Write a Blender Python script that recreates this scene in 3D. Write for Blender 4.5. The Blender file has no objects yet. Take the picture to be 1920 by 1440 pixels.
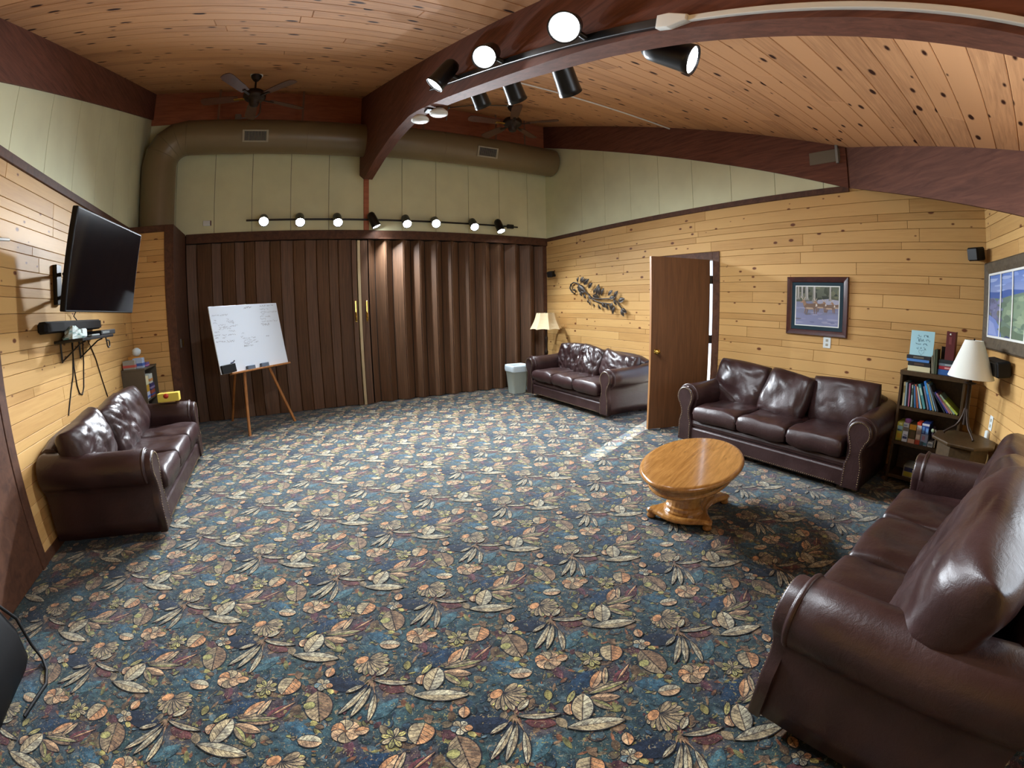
import bpy, math, random
import numpy as np
from mathutils import Vector, Matrix, noise as mnoise

random.seed(7)
PI = math.pi
SC = bpy.context.scene
COL = SC.collection
V = Vector

def lin(h):
    h = h.lstrip('#')
    o = []
    for k in (0, 2, 4):
        c = int(h[k:k+2], 16) / 255
        o.append(c / 12.92 if c <= .04045 else ((c + .055) / 1.055) ** 2.4)
    return tuple(o)

# ------------------------------------------------------------------ mesh builder
class MB:
    def __init__(s):
        s.v = []; s.f = []; s.sm = []; s.col = []; s.uv = []; s.mi = []
        s.M = None
    def add(s, vs, fs, smooth=False, col=(1, 1, 1), uv=None, mi=0):
        b = len(s.v)
        if s.M is not None:
            vs = [s.M @ V(p) for p in vs]
        s.v += [tuple(p) for p in vs]
        for k, f in enumerate(fs):
            s.f.append(tuple(b + i for i in f)); s.sm.append(smooth); s.mi.append(mi)
            s.col.append(col[k] if isinstance(col, list) else col)
            s.uv.append(uv[k] if uv else None)
        return s
    def quad(s, a, b, c, d, **k):
        return s.add([a, b, c, d], [(0, 1, 2, 3)], **k)
    def box(s, x0, x1, y0, y1, z0, z1, bev=0.0, **k):
        if bev <= 0:
            vs = [(x0,y0,z0),(x1,y0,z0),(x1,y1,z0),(x0,y1,z0),(x0,y0,z1),(x1,y0,z1),(x1,y1,z1),(x0,y1,z1)]
            return s.add(vs, [(0,3,2,1),(4,5,6,7),(0,1,5,4),(1,2,6,5),(2,3,7,6),(3,0,4,7)], **k)
        b = min(bev, (x1-x0)*.45, (y1-y0)*.45, (z1-z0)*.45)
        c = V(((x0+x1)/2, (y0+y1)/2, (z0+z1)/2)); h = V(((x1-x0)/2, (y1-y0)/2, (z1-z0)/2))
        vs = []; idx = {}
        for sx in (-1, 1):
            for sy in (-1, 1):
                for sz in (-1, 1):
                    for ax in range(3):
                        p = V((sx*(h.x-b), sy*(h.y-b), sz*(h.z-b)))
                        sg = (sx, sy, sz)[ax]
                        p[ax] = sg * h[ax]
                        idx[(sx, sy, sz, ax)] = len(vs); vs.append(c + p)
        fs = []
        def face(l, n):
            q = [vs[i] for i in l]
            nn = (q[1]-q[0]).cross(q[2]-q[0])
            fs.append(tuple(l) if nn.dot(V(n)) > 0 else tuple(reversed(l)))
        for ax in range(3):
            o = [a for a in range(3) if a != ax]
            for sg in (-1, 1):
                l = []
                for (p, q) in ((-1,-1),(1,-1),(1,1),(-1,1)):
                    t = [0,0,0]; t[ax] = sg; t[o[0]] = p; t[o[1]] = q
                    l.append(idx[(*t, ax)])
                n = [0,0,0]; n[ax] = sg; face(l, n)
        for ax in range(3):
            o = [a for a in range(3) if a != ax]
            for p in (-1, 1):
                for q in (-1, 1):
                    l = []
                    for sg, a in ((-1,o[0]),(1,o[0]),(1,o[1]),(-1,o[1])):
                        t = [0,0,0]; t[ax] = sg; t[o[0]] = p; t[o[1]] = q
                        l.append(idx[(*t, a)])
                    n = [0,0,0]; n[o[0]] = p; n[o[1]] = q; face(l, n)
        for sx in (-1, 1):
            for sy in (-1, 1):
                for sz in (-1, 1):
                    face([idx[(sx,sy,sz,a)] for a in range(3)], (sx,sy,sz))
        return s.add(vs, fs, **k)
    def obox(s, c, ex, ey, ez, bev=0, **k):
        """box centred at c with half-extent vectors ex, ey, ez"""
        ex, ey, ez = V(ex), V(ey), V(ez)
        old = s.M
        m = Matrix((ex.normalized(), ey.normalized(), ez.normalized())).transposed().to_4x4()
        m.translation = V(c)
        s.M = m if old is None else old @ m
        s.box(-ex.length, ex.length, -ey.length, ey.length, -ez.length, ez.length, bev, **k)
        s.M = old
        return s
    def tube(s, pts, r, seg=10, caps=True, smooth=True, closed=False, **k):
        pts = [V(p) for p in pts]; n = len(pts)
        rs = r if isinstance(r, (list, tuple)) else [r] * n
        vs = []; fs = []; up = None
        for i, p in enumerate(pts):
            a = pts[(i-1) % n] if (closed or i > 0) else p
            b = pts[(i+1) % n] if (closed or i < n-1) else p
            t = (b - a).normalized()
            if up is None:
                up = V((0,0,1)) if abs(t.z) < .9 else V((1,0,0))
            x = t.cross(up).normalized(); up = x.cross(t).normalized()
            for j in range(seg):
                an = 2*PI*j/seg
                vs.append(p + (x*math.cos(an) + up*math.sin(an)) * rs[i])
        m = n if closed else n-1
        for i in range(m):
            for j in range(seg):
                a = i*seg+j; b = i*seg+(j+1) % seg; i2 = (i+1) % n
                fs.append((a, b, i2*seg+(j+1) % seg, i2*seg+j))
        s.add(vs, fs, smooth=smooth, **k)
        if caps and not closed:
            s.add(vs[:seg], [tuple(reversed(range(seg)))], **k)
            s.add(vs[-seg:], [tuple(range(seg))], **k)
        return s
    def lathe(s, prof, seg=24, c=(0,0,0), sx=1, sy=1, smooth=True, caps=True, **k):
        vs = []; fs = []
        for r, z in prof:
            for j in range(seg):
                a = 2*PI*j/seg
                vs.append((c[0]+r*math.cos(a)*sx, c[1]+r*math.sin(a)*sy, c[2]+z))
        for i in range(len(prof)-1):
            for j in range(seg):
                fs.append((i*seg+j, i*seg+(j+1) % seg, (i+1)*seg+(j+1) % seg, (i+1)*seg+j))
        s.add(vs, fs, smooth=smooth, **k)
        if caps:
            if prof[0][0] > 1e-5: s.add(vs[:seg], [tuple(reversed(range(seg)))], **k)
            if prof[-1][0] > 1e-5: s.add(vs[-seg:], [tuple(range(seg))], **k)
        return s
    def rings(s, rings, smooth=True, caps=True, closed=True, **k):
        n = len(rings[0]); vs = [p for r in rings for p in r]; fs = []
        for i in range(len(rings)-1):
            for j in range(n if closed else n-1):
                fs.append((i*n+j, i*n+(j+1) % n, (i+1)*n+(j+1) % n, (i+1)*n+j))
        s.add(vs, fs, smooth=smooth, **k)
        if caps:
            s.add(rings[0], [tuple(reversed(range(n)))], **k)
            s.add(rings[-1], [tuple(range(n))], **k)
        return s
    def prism(s, out, o, ex, ey, ez, d, bev=0.0, smooth=False, **k):
        """2-D outline 'out' in plane (ex, ey) at o, extruded d along ez, front edge bevelled"""
        o, ex, ey, ez = V(o), V(ex), V(ey), V(ez)
        def lay(pts, h): return [o + ex*a + ey*b + ez*h for a, b in pts]
        if bev > 0:
            ins = inset(out, bev)
            s.rings([lay(out, 0), lay(out, d-bev), lay(inset(out, bev*.3), d-bev*.3), lay(ins, d)], smooth=smooth, **k)
        else:
            s.rings([lay(out, 0), lay(out, d)], smooth=smooth, **k)
        return s
    def ball(s, c, r, seg=10, rg=6, half=None, **k):
        c = V(c); vs = []; fs = []
        rr = r if isinstance(r, (tuple, list)) else (r, r, r)
        for i in range(rg+1):
            t = PI*i/rg
            for j in range(seg):
                a = 2*PI*j/seg
                vs.append(c + V((rr[0]*math.sin(t)*math.cos(a), rr[1]*math.sin(t)*math.sin(a), rr[2]*math.cos(t))))
        for i in range(rg):
            for j in range(seg):
                fs.append((i*seg+j, (i+1)*seg+j, (i+1)*seg+(j+1) % seg, i*seg+(j+1) % seg))
        return s.add(vs, fs, smooth=True, **k)

def inset(out, d):
    n = len(out); area = sum(out[i][0]*out[(i+1) % n][1]-out[(i+1) % n][0]*out[i][1] for i in range(n))
    sg = 1 if area > 0 else -1
    r = []
    for i in range(n):
        p, q, t = V(out[i-1]), V(out[i]), V(out[(i+1) % n])
        a = (q-p); b = (t-q)
        if a.length < 1e-9 or b.length < 1e-9: r.append(tuple(q)); continue
        a.normalize(); b.normalize()
        na, nb = V((-a.y, a.x))*sg, V((-b.y, b.x))*sg
        m = na+nb
        if m.length < 1e-4: m = na
        m.normalize(); c = max(.35, m.dot(na))
        r.append(tuple(q + m*(d/c)))
    return r

def build(name, mb, mats, parent=None, fix=False):
    me = bpy.data.meshes.new(name)
    me.from_pydata(mb.v, [], mb.f)
    if not isinstance(mats, (list, tuple)): mats = [mats]
    for m in mats: me.materials.append(m)
    n = len(me.polygons)
    if n == len(mb.f):
        me.polygons.foreach_set('use_smooth', mb.sm)
        me.polygons.foreach_set('material_index', mb.mi)
        if any(c != (1, 1, 1) for c in mb.col):
            at = me.color_attributes.new('bcol', 'FLOAT_COLOR', 'CORNER')
            buf = []
            for f, c in zip(mb.f, mb.col):
                buf += [c[0], c[1], c[2], 1.0] * len(f)
            at.data.foreach_set('color', buf)
        if any(u is not None for u in mb.uv):
            l = me.uv_layers.new(name='UVMap')
            buf = []
            for f, u in zip(mb.f, mb.uv):
                for i in range(len(f)):
                    buf += list(u[i]) if u else [0, 0]
            l.data.foreach_set('uv', buf)
    me.update()
    o = bpy.data.objects.new(name, me); COL.objects.link(o)
    if parent is not None: o.parent = parent
    return o

def tag(o, label=None, cat=None, group=None, kind=None):
    if label: o['label'] = label
    if cat: o['category'] = cat
    if group: o['group'] = group
    if kind: o['kind'] = kind
    return o
def thing(name, label, cat, loc=(0,0,0), rz=0, group=None):
    o = bpy.data.objects.new(name, None); COL.objects.link(o)
    o.empty_display_size = .1
    o.location = loc; o.rotation_euler = (0, 0, rz)
    return tag(o, label, cat, group)
def struct(name, mb, mats, label=None, parent=None):
    o = build(name, mb, mats, parent)
    if parent is None: tag(o, label, kind='structure')
    return o
def copy_tree(o, parent=None):
    c = o.copy(); COL.objects.link(c)
    if parent is not None: c.parent = parent
    for ch in list(o.children): copy_tree(ch, c)
    return c

# ------------------------------------------------------------------ materials
def newmat(name):
    m = bpy.data.materials.new(name); m.use_nodes = True
    nt = m.node_tree; b = nt.nodes['Principled BSDF']
    return m, nt, b
def N(nt, t, **k):
    n = nt.nodes.new(t)
    for a, v in k.items():
        if a in n.inputs: n.inputs[a].default_value = v
        else: setattr(n, a, v)
    return n
def ramp(nt, stops, interp='LINEAR'):
    r = nt.nodes.new('ShaderNodeValToRGB'); r.color_ramp.interpolation = interp
    e = r.color_ramp.elements
    while len(e) < len(stops): e.new(.5)
    for i, (p, c) in enumerate(stops):
        e[i].position = p; e[i].color = (*c, 1) if len(c) == 3 else c
    return r
def mixc(nt, blend='MIX', fac=None):
    n = nt.nodes.new('ShaderNodeMix'); n.data_type = 'RGBA'; n.blend_type = blend
    if fac is not None: n.inputs[0].default_value = fac
    return n   # inputs 0 fac, 6 A, 7 B ; output 2

def M(name, rgb, rough=.5, metal=0, var=0.0, vscale=6, bump=0.0, bscale=80, spec=.5, emit=None, estr=0, coat=0, attr=False, stretch=None):
    m, nt, b = newmat(name)
    L = nt.links.new
    if isinstance(rgb, str): rgb = lin(rgb)
    b.inputs['Roughness'].default_value = rough; b.inputs['Metallic'].default_value = metal
    b.inputs['Specular IOR Level'].default_value = spec
    b.inputs['Coat Weight'].default_value = coat
    b.inputs['Base Color'].default_value = (*rgb, 1)
    tc = N(nt, 'ShaderNodeTexCoord'); src = tc.outputs['Object']
    if stretch:
        mp = N(nt, 'ShaderNodeMapping'); mp.inputs['Scale'].default_value = stretch
        L(src, mp.inputs[0]); src = mp.outputs[0]
    base = None
    if attr:
        a = N(nt, 'ShaderNodeAttribute', attribute_name='bcol'); base = a.outputs['Color']
        L(base, b.inputs['Base Color'])
    if var > 0:
        n = N(nt, 'ShaderNodeTexNoise', Scale=vscale, Detail=4.0); L(src, n.inputs['Vector'])
        r = ramp(nt, [(.3, (1-var,)*3), (.7, (1+var*.6,)*3)]); L(n.outputs[0], r.inputs[0])
        x = mixc(nt, 'MULTIPLY', 1.0)
        if base is not None: L(base, x.inputs[6])
        else: x.inputs[6].default_value = (*rgb, 1)
        L(r.outputs[0], x.inputs[7]); L(x.outputs[2], b.inputs['Base Color'])
    if bump > 0:
        n = N(nt, 'ShaderNodeTexNoise', Scale=bscale, Detail=3.0); L(src, n.inputs['Vector'])
        bp = N(nt, 'ShaderNodeBump', Strength=bump, Distance=.01); L(n.outputs[0], bp.inputs['Height']); L(bp.outputs[0], b.inputs['Normal'])
    if emit:
        b.inputs['Emission Color'].default_value = (*emit, 1); b.inputs['Emission Strength'].default_value = estr
    return m

def wood_boards(name, light, dark, knot, rough=.35, kn=(2.2, 7.5), kthr=.16, kprob=.45, grain=.5, tone=.35, coat=.1, spec=.3):
    """boards: UV = metres along/across (+ random shift per board), bcol.r = tone of the board"""
    m, nt, b = newmat(name); L = nt.links.new
    uv = N(nt, 'ShaderNodeUVMap', uv_map='UVMap')
    at = N(nt, 'ShaderNodeAttribute', attribute_name='bcol')
    sp = N(nt, 'ShaderNodeSeparateColor'); L(at.outputs['Color'], sp.inputs[0])
    mp = N(nt, 'ShaderNodeMapping'); mp.inputs['Scale'].default_value = (1.6, 26, 1); L(uv.outputs[0], mp.inputs[0])
    g = N(nt, 'ShaderNodeTexNoise', Scale=2.0, Detail=5.0, Roughness=.6, Distortion=.6); L(mp.outputs[0], g.inputs['Vector'])
    mp2 = N(nt, 'ShaderNodeMapping'); mp2.inputs['Scale'].default_value = (.8, 4, 1); L(uv.outputs[0], mp2.inputs[0])
    g2 = N(nt, 'ShaderNodeTexNoise', Scale=1.6, Detail=2.0); L(mp2.outputs[0], g2.inputs['Vector'])
    r = ramp(nt, [(.25, dark), (.75, light)])
    a1 = N(nt, 'ShaderNodeMath', operation='MULTIPLY'); L(g.outputs[0], a1.inputs[0]); a1.inputs[1].default_value = grain
    a2 = N(nt, 'ShaderNodeMath', operation='MULTIPLY_ADD'); L(g2.outputs[0], a2.inputs[0]); a2.inputs[1].default_value = .35; L(a1.outputs[0], a2.inputs[2])
    a3 = N(nt, 'ShaderNodeMath', operation='MULTIPLY_ADD'); L(sp.outputs[0], a3.inputs[0]); a3.inputs[1].default_value = tone; L(a2.outputs[0], a3.inputs[2])
    L(a3.outputs[0], r.inputs[0])
    # knots
    mk = N(nt, 'ShaderNodeMapping'); mk.inputs['Scale'].default_value = (kn[0], kn[1], 1); L(uv.outputs[0], mk.inputs[0])
    vo = N(nt, 'ShaderNodeTexVoronoi', voronoi_dimensions='2D', Scale=1.0, Randomness=1.0); L(mk.outputs[0], vo.inputs['Vector'])
    cs = N(nt, 'ShaderNodeSeparateColor'); L(vo.outputs['Color'], cs.inputs[0])
    th = N(nt, 'ShaderNodeMath', operation='MULTIPLY_ADD'); L(cs.outputs[1], th.inputs[0]); th.inputs[1].default_value = kthr; th.inputs[2].default_value = kthr*.25
    df = N(nt, 'ShaderNodeMath', operation='SUBTRACT'); L(th.outputs[0], df.inputs[0]); L(vo.outputs['Distance'], df.inputs[1])
    sm = N(nt, 'ShaderNodeMapRange'); sm.inputs['From Min'].default_value = -.02; sm.inputs['From Max'].default_value = .05; L(df.outputs[0], sm.inputs['Value'])
    pr = N(nt, 'ShaderNodeMath', operation='LESS_THAN'); L(cs.outputs[0], pr.inputs[0]); pr.inputs[1].default_value = kprob
    kf = N(nt, 'ShaderNodeMath', operation='MULTIPLY'); L(sm.outputs[0], kf.inputs[0]); L(pr.outputs[0], kf.inputs[1])
    x = mixc(nt); L(kf.outputs[0], x.inputs[0]); L(r.outputs[0], x.inputs[6]); x.inputs[7].default_value = (*knot, 1)
    L(x.outputs[2], b.inputs['Base Color'])
    b.inputs['Roughness'].default_value = rough; b.inputs['Coat Weight'].default_value = coat; b.inputs['Coat Roughness'].default_value = .25; b.inputs['Specular IOR Level'].default_value = spec
    bp = N(nt, 'ShaderNodeBump', Strength=.06, Distance=.004); L(g.outputs[0], bp.inputs['Height']); L(bp.outputs[0], b.inputs['Normal'])
    return m

def grain_wood(name, light, dark, rough=.4, scale=(1, 18, 18), coat=.0, nscale=2.5, rz=0, spec=.5):
    m, nt, b = newmat(name); L = nt.links.new
    tc = N(nt, 'ShaderNodeTexCoord'); mp = N(nt, 'ShaderNodeMapping'); mp.inputs['Scale'].default_value = scale
    src = tc.outputs['Object']
    if rz:
        rt_ = N(nt, 'ShaderNodeVectorRotate', rotation_type='Z_AXIS', Angle=rz); L(src, rt_.inputs['Vector']); src = rt_.outputs[0]
    L(src, mp.inputs[0])
    g = N(nt, 'ShaderNodeTexNoise', Scale=nscale, Detail=6.0, Roughness=.62, Distortion=.8); L(mp.outputs[0], g.inputs['Vector'])
    r = ramp(nt, [(.3, dark), (.68, light)]); L(g.outputs[0], r.inputs[0]); L(r.outputs[0], b.inputs['Base Color'])
    b.inputs['Roughness'].default_value = rough; b.inputs['Coat Weight'].default_value = coat; b.inputs['Coat Roughness'].default_value = .12; b.inputs['Specular IOR Level'].default_value = spec
    bp = N(nt, 'ShaderNodeBump', Strength=.05, Distance=.003); L(g.outputs[0], bp.inputs['Height']); L(bp.outputs[0], b.inputs['Normal'])
    return m

def carpet_mat():
    m, nt, b = newmat('carpet'); L = nt.links.new
    at = N(nt, 'ShaderNodeAttribute', attribute_name='bcol')
    tc = N(nt, 'ShaderNodeTexCoord')
    n = N(nt, 'ShaderNodeTexNoise', Scale=170.0, Detail=2.0); L(tc.outputs['Object'], n.inputs['Vector'])
    r = ramp(nt, [(.3, (.55,)*3), (.7, (1.4,)*3)]); L(n.outputs[0], r.inputs[0])
    x = mixc(nt, 'MULTIPLY', 1.0); L(at.outputs['Color'], x.inputs[6]); L(r.outputs[0], x.inputs[7])
    n2 = N(nt, 'ShaderNodeTexNoise', Scale=34.0, Detail=3.0); L(tc.outputs['Object'], n2.inputs['Vector'])
    r2 = ramp(nt, [(.38, (.5, .5, .55)), (.62, (1.25, 1.25, 1.2))]); L(n2.outputs[0], r2.inputs[0])
    y = mixc(nt, 'MULTIPLY', 1.0); L(x.outputs[2], y.inputs[6]); L(r2.outputs[0], y.inputs[7])
    n4 = N(nt, 'ShaderNodeTexNoise', Scale=58.0, Detail=2.0, Distortion=1.5); L(tc.outputs['Object'], n4.inputs['Vector'])
    r4 = ramp(nt, [(.60, (0, 0, 0)), (.66, (.75, .75, .75))]); L(n4.outputs[0], r4.inputs[0])
    n5 = N(nt, 'ShaderNodeTexNoise', Scale=21.0, Detail=1.0); L(tc.outputs['Object'], n5.inputs['Vector'])
    r5 = ramp(nt, [(.38, (.20, .18, .06)), (.5, (.22, .15, .08)), (.62, (.10, .13, .10))]); L(n5.outputs[0], r5.inputs[0])
    bw = N(nt, 'ShaderNodeSeparateColor'); L(at.outputs['Color'], bw.inputs[0])
    dk = N(nt, 'ShaderNodeMath', operation='LESS_THAN'); L(bw.outputs[0], dk.inputs[0]); dk.inputs[1].default_value = .088
    nk = N(nt, 'ShaderNodeMath', operation='GREATER_THAN'); L(bw.outputs[1], nk.inputs[0]); nk.inputs[1].default_value = .0145
    mf = N(nt, 'ShaderNodeMath', operation='MULTIPLY'); L(dk.outputs[0], mf.inputs[0]); L(r4.outputs[0], mf.inputs[1])
    mg = N(nt, 'ShaderNodeMath', operation='MULTIPLY'); L(mf.outputs[0], mg.inputs[0]); L(nk.outputs[0], mg.inputs[1])
    sx = mixc(nt); L(mg.outputs[0], sx.inputs[0]); L(y.outputs[2], sx.inputs[6]); L(r5.outputs[0], sx.inputs[7])
    L(sx.outputs[2], b.inputs['Base Color'])
    b.inputs['Roughness'].default_value = .95; b.inputs['Specular IOR Level'].default_value = .15
    b.inputs['Sheen Weight'].default_value = .35; b.inputs['Sheen Roughness'].default_value = .4
    b.inputs['Sheen Tint'].default_value = (.75, .88, 1, 1)
    bp = N(nt, 'ShaderNodeBump', Strength=.35, Distance=.004); L(n.outputs[0], bp.inputs['Height']); L(bp.outputs[0], b.inputs['Normal'])
    return m

def leather_mat(name, rgb):
    m, nt, b = newmat(name); L = nt.links.new
    tc = N(nt, 'ShaderNodeTexCoord')
    n = N(nt, 'ShaderNodeTexNoise', Scale=5.0, Detail=4.0); L(tc.outputs['Object'], n.inputs['Vector'])
    r = ramp(nt, [(.3, tuple(c*.72 for c in rgb)), (.72, tuple(c*1.25 for c in rgb))]); L(n.outputs[0], r.inputs[0]); L(r.outputs[0], b.inputs['Base Color'])
    b.inputs['Roughness'].default_value = .36; b.inputs['Specular IOR Level'].default_value = .55
    rr = ramp(nt, [(.3, (.28,)*3), (.7, (.46,)*3)]); L(n.outputs[0], rr.inputs[0]); L(rr.outputs[0], b.inputs['Roughness'])
    vo = N(nt, 'ShaderNodeTexVoronoi', Scale=260.0); L(tc.outputs['Object'], vo.inputs['Vector'])
    n3 = N(nt, 'ShaderNodeTexNoise', Scale=22.0, Detail=5.0, Distortion=1.2); L(tc.outputs['Object'], n3.inputs['Vector'])
    ad = N(nt, 'ShaderNodeMath', operation='MULTIPLY_ADD'); L(vo.outputs['Distance'], ad.inputs[0]); ad.inputs[1].default_value = .12; L(n3.outputs[0], ad.inputs[2])
    bp = N(nt, 'ShaderNodeBump', Strength=.16, Distance=.012); L(ad.outputs[0], bp.inputs['Height']); L(bp.outputs[0], b.inputs['Normal'])
    return m

m_pine = wood_boards('knotty_pine', lin('#cfa66a'), lin('#b1864f'), lin('#6a3d22'), rough=.5, kn=(5.0, 9.0), kthr=.13, kprob=.24, grain=.5, tone=.42, coat=.0, spec=.28)
m_ceil = wood_boards('ceiling_pine', lin('#cf9c70'), lin('#946748'), lin('#35180f'), rough=.75, kn=(3.4, 8.0), kthr=.15, kprob=.42, grain=.75, tone=.35, coat=.0, spec=.15)
m_beam = grain_wood('stained_beam', lin('#784c3c'), lin('#57362b'), rough=.7, scale=(14, 1, 14), spec=.2)
m_beam2 = grain_wood('stained_beam_shaded', lin('#6f4738'), lin('#523328'), rough=.7, scale=(14, 1, 9), rz=.61, spec=.2)  # beam stain with the hip's shade put into the colours; grain turned
m_trim = grain_wood('stained_trim', lin('#5f3f2e'), lin('#432b20'), rough=.6, scale=(6, 6, 6), spec=.3)
m_redpanel = grain_wood('red_plywood', lin('#b8704e'), lin('#995a3f'), rough=.55, scale=(1.2, 10, 10))
m_cream = M('cream_panel_paint', '#dadcb8', rough=.8, var=.06, vscale=3, bump=.12, bscale=260)
m_dark = M('dark_gap', '#15120d', rough=.9)
m_carpet = carpet_mat()
m_leather = leather_mat('burgundy_leather', (.030, .0122, .0120))
m_brass = M('aged_brass', '#75664a', rough=.5, metal=.8)
m_gold = M('polished_brass', '#d8b860', rough=.22, metal=1)
m_black = M('black_metal', '#101012', rough=.35, spec=.5)
m_blackp = M('black_plastic', '#0b0b0d', rough=.6, spec=.3)
m_screen = M('tv_screen', '#030306', rough=.08, spec=.6)
m_white = M('white_paint', '#e4e8e4', rough=.4)
m_wplastic = M('white_plastic', '#dde6e6', rough=.45)
m_duct = M('tan_duct_metal', '#7b6c4f', rough=.38, var=.05, vscale=4, spec=.6)
m_strap = M('duct_strap_metal', '#7d5d48', rough=.5)
m_vent = M('vent_paint', '#a5a08c', rough=.5)
m_ventdark = M('vent_shadow', '#3c3d44', rough=.7)
m_steel = M('galvanised_steel', '#9aa09f', rough=.4, metal=.8)
m_plate = M('painted_steel_plate', '#6f6655', rough=.6)
m_fold = grain_wood('partition_walnut', lin('#6e4e36'), lin('#4d3624'), rough=.55, scale=(16, 16, .7))
m_post = M('pale_post_wood', '#c8b791', rough=.5, var=.1, vscale=4)
m_oak = grain_wood('golden_oak', lin('#ad7c42'), lin('#845726'), rough=.22, scale=(2.2, 22, 22), coat=.6, nscale=1.6)
m_door = grain_wood('brown_door_veneer', lin('#694427'), lin('#51321a'), rough=.5, scale=(14, 14, .8))
m_dooredge = M('door_edge_wood', '#8c6238', rough=.5)
m_walnut = grain_wood('dark_walnut', lin('#4a3820'), lin('#33240f'), rough=.45, scale=(3, 14, 14))
m_easel = grain_wood('easel_wood', lin('#b0773f'), lin('#8a5528'), rough=.45, scale=(12, 12, 1))
m_board = M('whiteboard_enamel', '#dbe6f2', rough=.3)
m_ink = M('marker_ink', '#4a4a55', rough=.7)
m_grey = M('grey_felt', '#5d6878', rough=.9)
m_shade = M('cream_lampshade', '#d6c49c', rough=.85, bump=.1, bscale=300)
m_shade2 = M('white_linen_lampshade', '#dfe3da', rough=.85, bump=.12, bscale=320)
m_bronze = M('dark_bronze', '#2e2118', rough=.45, metal=.5)
m_paint = M('painted_colours', '#ffffff', rough=.5, attr=True)
m_paper = M('printed_colours', '#ffffff', rough=.55, attr=True)
m_cherry = grain_wood('cherry_frame', lin('#4c2220'), lin('#351514'), rough=.3, scale=(6, 6, 6), coat=.4)
m_greyfr = grain_wood('weathered_frame', lin('#5d5242'), lin('#3f372a'), rough=.6, scale=(8, 8, 8))
m_mat = M('picture_mat', '#12303c', rough=.8)
m_liner = M('bin_liner', '#cfe0e8', rough=.35)
m_bin = M('grey_bin_plastic', '#a9b2a8', rough=.5)
m_leafmetal = M('bronze_leaf_metal', '#3d342b', rough=.5, metal=.25, var=.5, vscale=20)
m_lens = M('lit_lens', '#ffffff', rough=.3, emit=(.9, .96, 1.0), estr=30)
m_glow = M('lit_lens_seen_edge_on', '#ffffff', rough=.3, emit=(.93, .97, 1.0), estr=9)
m_cab = M('grey_cabinet', '#554d40', rough=.6, var=.1)
m_fanwood = grain_wood('fan_blade_wood', lin('#5f3a2a'), lin('#4a2a1e'), rough=.4, scale=(3, 3, 3))
CAMP = (0.506864, -0.172270, -0.016979, 1.132862, 0.032170, -0.167907, 0.077314)
# ------------------------------------------------------------------ the room shell
D, R, LW = 6.99, 4.66, -1.92          # back wall y, right wall x, left wall x
SL, ZT = .3311, 4.881                 # ceiling slope, ceiling height at the back wall
def cz(y): return ZT - SL * (D - y)
YF = -.95                             # the slope ends here, behind the camera
rnd = random.Random(11)

def clip_rows(z0, z1, holes):
    for h in holes:
        if h[2] < z1 - .01 and h[3] > z0 + .01: yield h
def boards(mb, o, ea, eu, n, length, rows, holes=(), lmin=.9, lmax=2.6, th=.009, ch=.0028, mi=0, gap=1, u0=0.0):
    """rows = list of (bottom, top) across eu; holes = (a0, a1, u0, u1)"""
    o, ea, eu, n = V(o), V(ea), V(eu), V(n)
    for z0, z1 in rows:
        cuts = [(u0, length)]
        for h in clip_rows(z0, z1, holes):
            new = []
            for a, b in cuts:
                if h[1] <= a or h[0] >= b: new.append((a, b)); continue
                if h[0] > a: new.append((a, h[0]))
                if h[1] < b: new.append((h[1], b))
            cuts = new
        for a, b in cuts:
            x = a - rnd.uniform(0, lmax * .8)
            while x < b:
                l = rnd.uniform(lmin, lmax); xa, xb = max(a, x), min(b, x + l); x += l
                if xb - xa < .02: continue
                t = rnd.random(); du, dv = rnd.uniform(0, 40), rnd.uniform(0, 40)
                def P(u, v, h): return o + ea*u + eu*v + n*h
                e = .0012
                c = [(xa+e, z0+e), (xb-e, z0+e), (xb-e, z1-e), (xa+e, z1-e)]
                i = [(xa+e+ch, z0+e+ch), (xb-e-ch, z0+e+ch), (xb-e-ch, z1-e-ch), (xa+e+ch, z1-e-ch)]
                vs = [P(*q, th-ch) for q in c] + [P(*q, th) for q in i] + [P(*q, 0) for q in c]
                fs = [(4,5,6,7)] + [(k, (k+1) % 4, 4+(k+1) % 4, 4+k) for k in range(4)] + [(8+k, 8+(k+1) % 4, (k+1) % 4, k) for k in range(4)]
                q = c + i + c
                if ea.cross(eu).dot(n) < 0: fs = [tuple(reversed(f)) for f in fs]
                mb.add(vs, fs, col=(t, rnd.random(), 0), uv=[[(q[k][0]+du, q[k][1]-z0+dv) for k in f] for f in fs], mi=mi)

pat = [.122, .127, .07, .076, .12, .07, .117, .118, .07, .11]
rows_w = []; z = 2.648; k = 0
while z > .0:
    w = pat[k % len(pat)]; k += 1
    rows_w.append((max(z - w, 0), z)); z -= w
rows_hi = []; z = 2.648
for k in range(6):
    w = pat[(k*3) % 10]; rows_hi.append((z, z+w)); z += w

def panels(mb, o, ea, n, seams, zlo, top, th=.012, mi=0):
    """tall painted sheets between seam positions; top(a) gives the upper edge"""
    o, ea, n = V(o), V(ea), V(n)
    for a, b in zip(seams[:-1], seams[1:]):
        a2, b2 = a + .003, b - .003
        c = [o+ea*a2+V((0,0,zlo)), o+ea*b2+V((0,0,zlo)), o+ea*b2+V((0,0,top(b2))), o+ea*a2+V((0,0,top(a2)))]
        fr = [p + n*th for p in c]
        f = [(0,1,2,3)] + [(4+k, 4+(k+1) % 4, (k+1) % 4, k) for k in range(4)]
        if ea.cross(V((0,0,1))).dot(n) < 0: f = [tuple(reversed(q)) for q in f]
        mb.add(fr + c, f, mi=mi)

WM = [m_pine, m_dark, m_cream]
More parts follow.
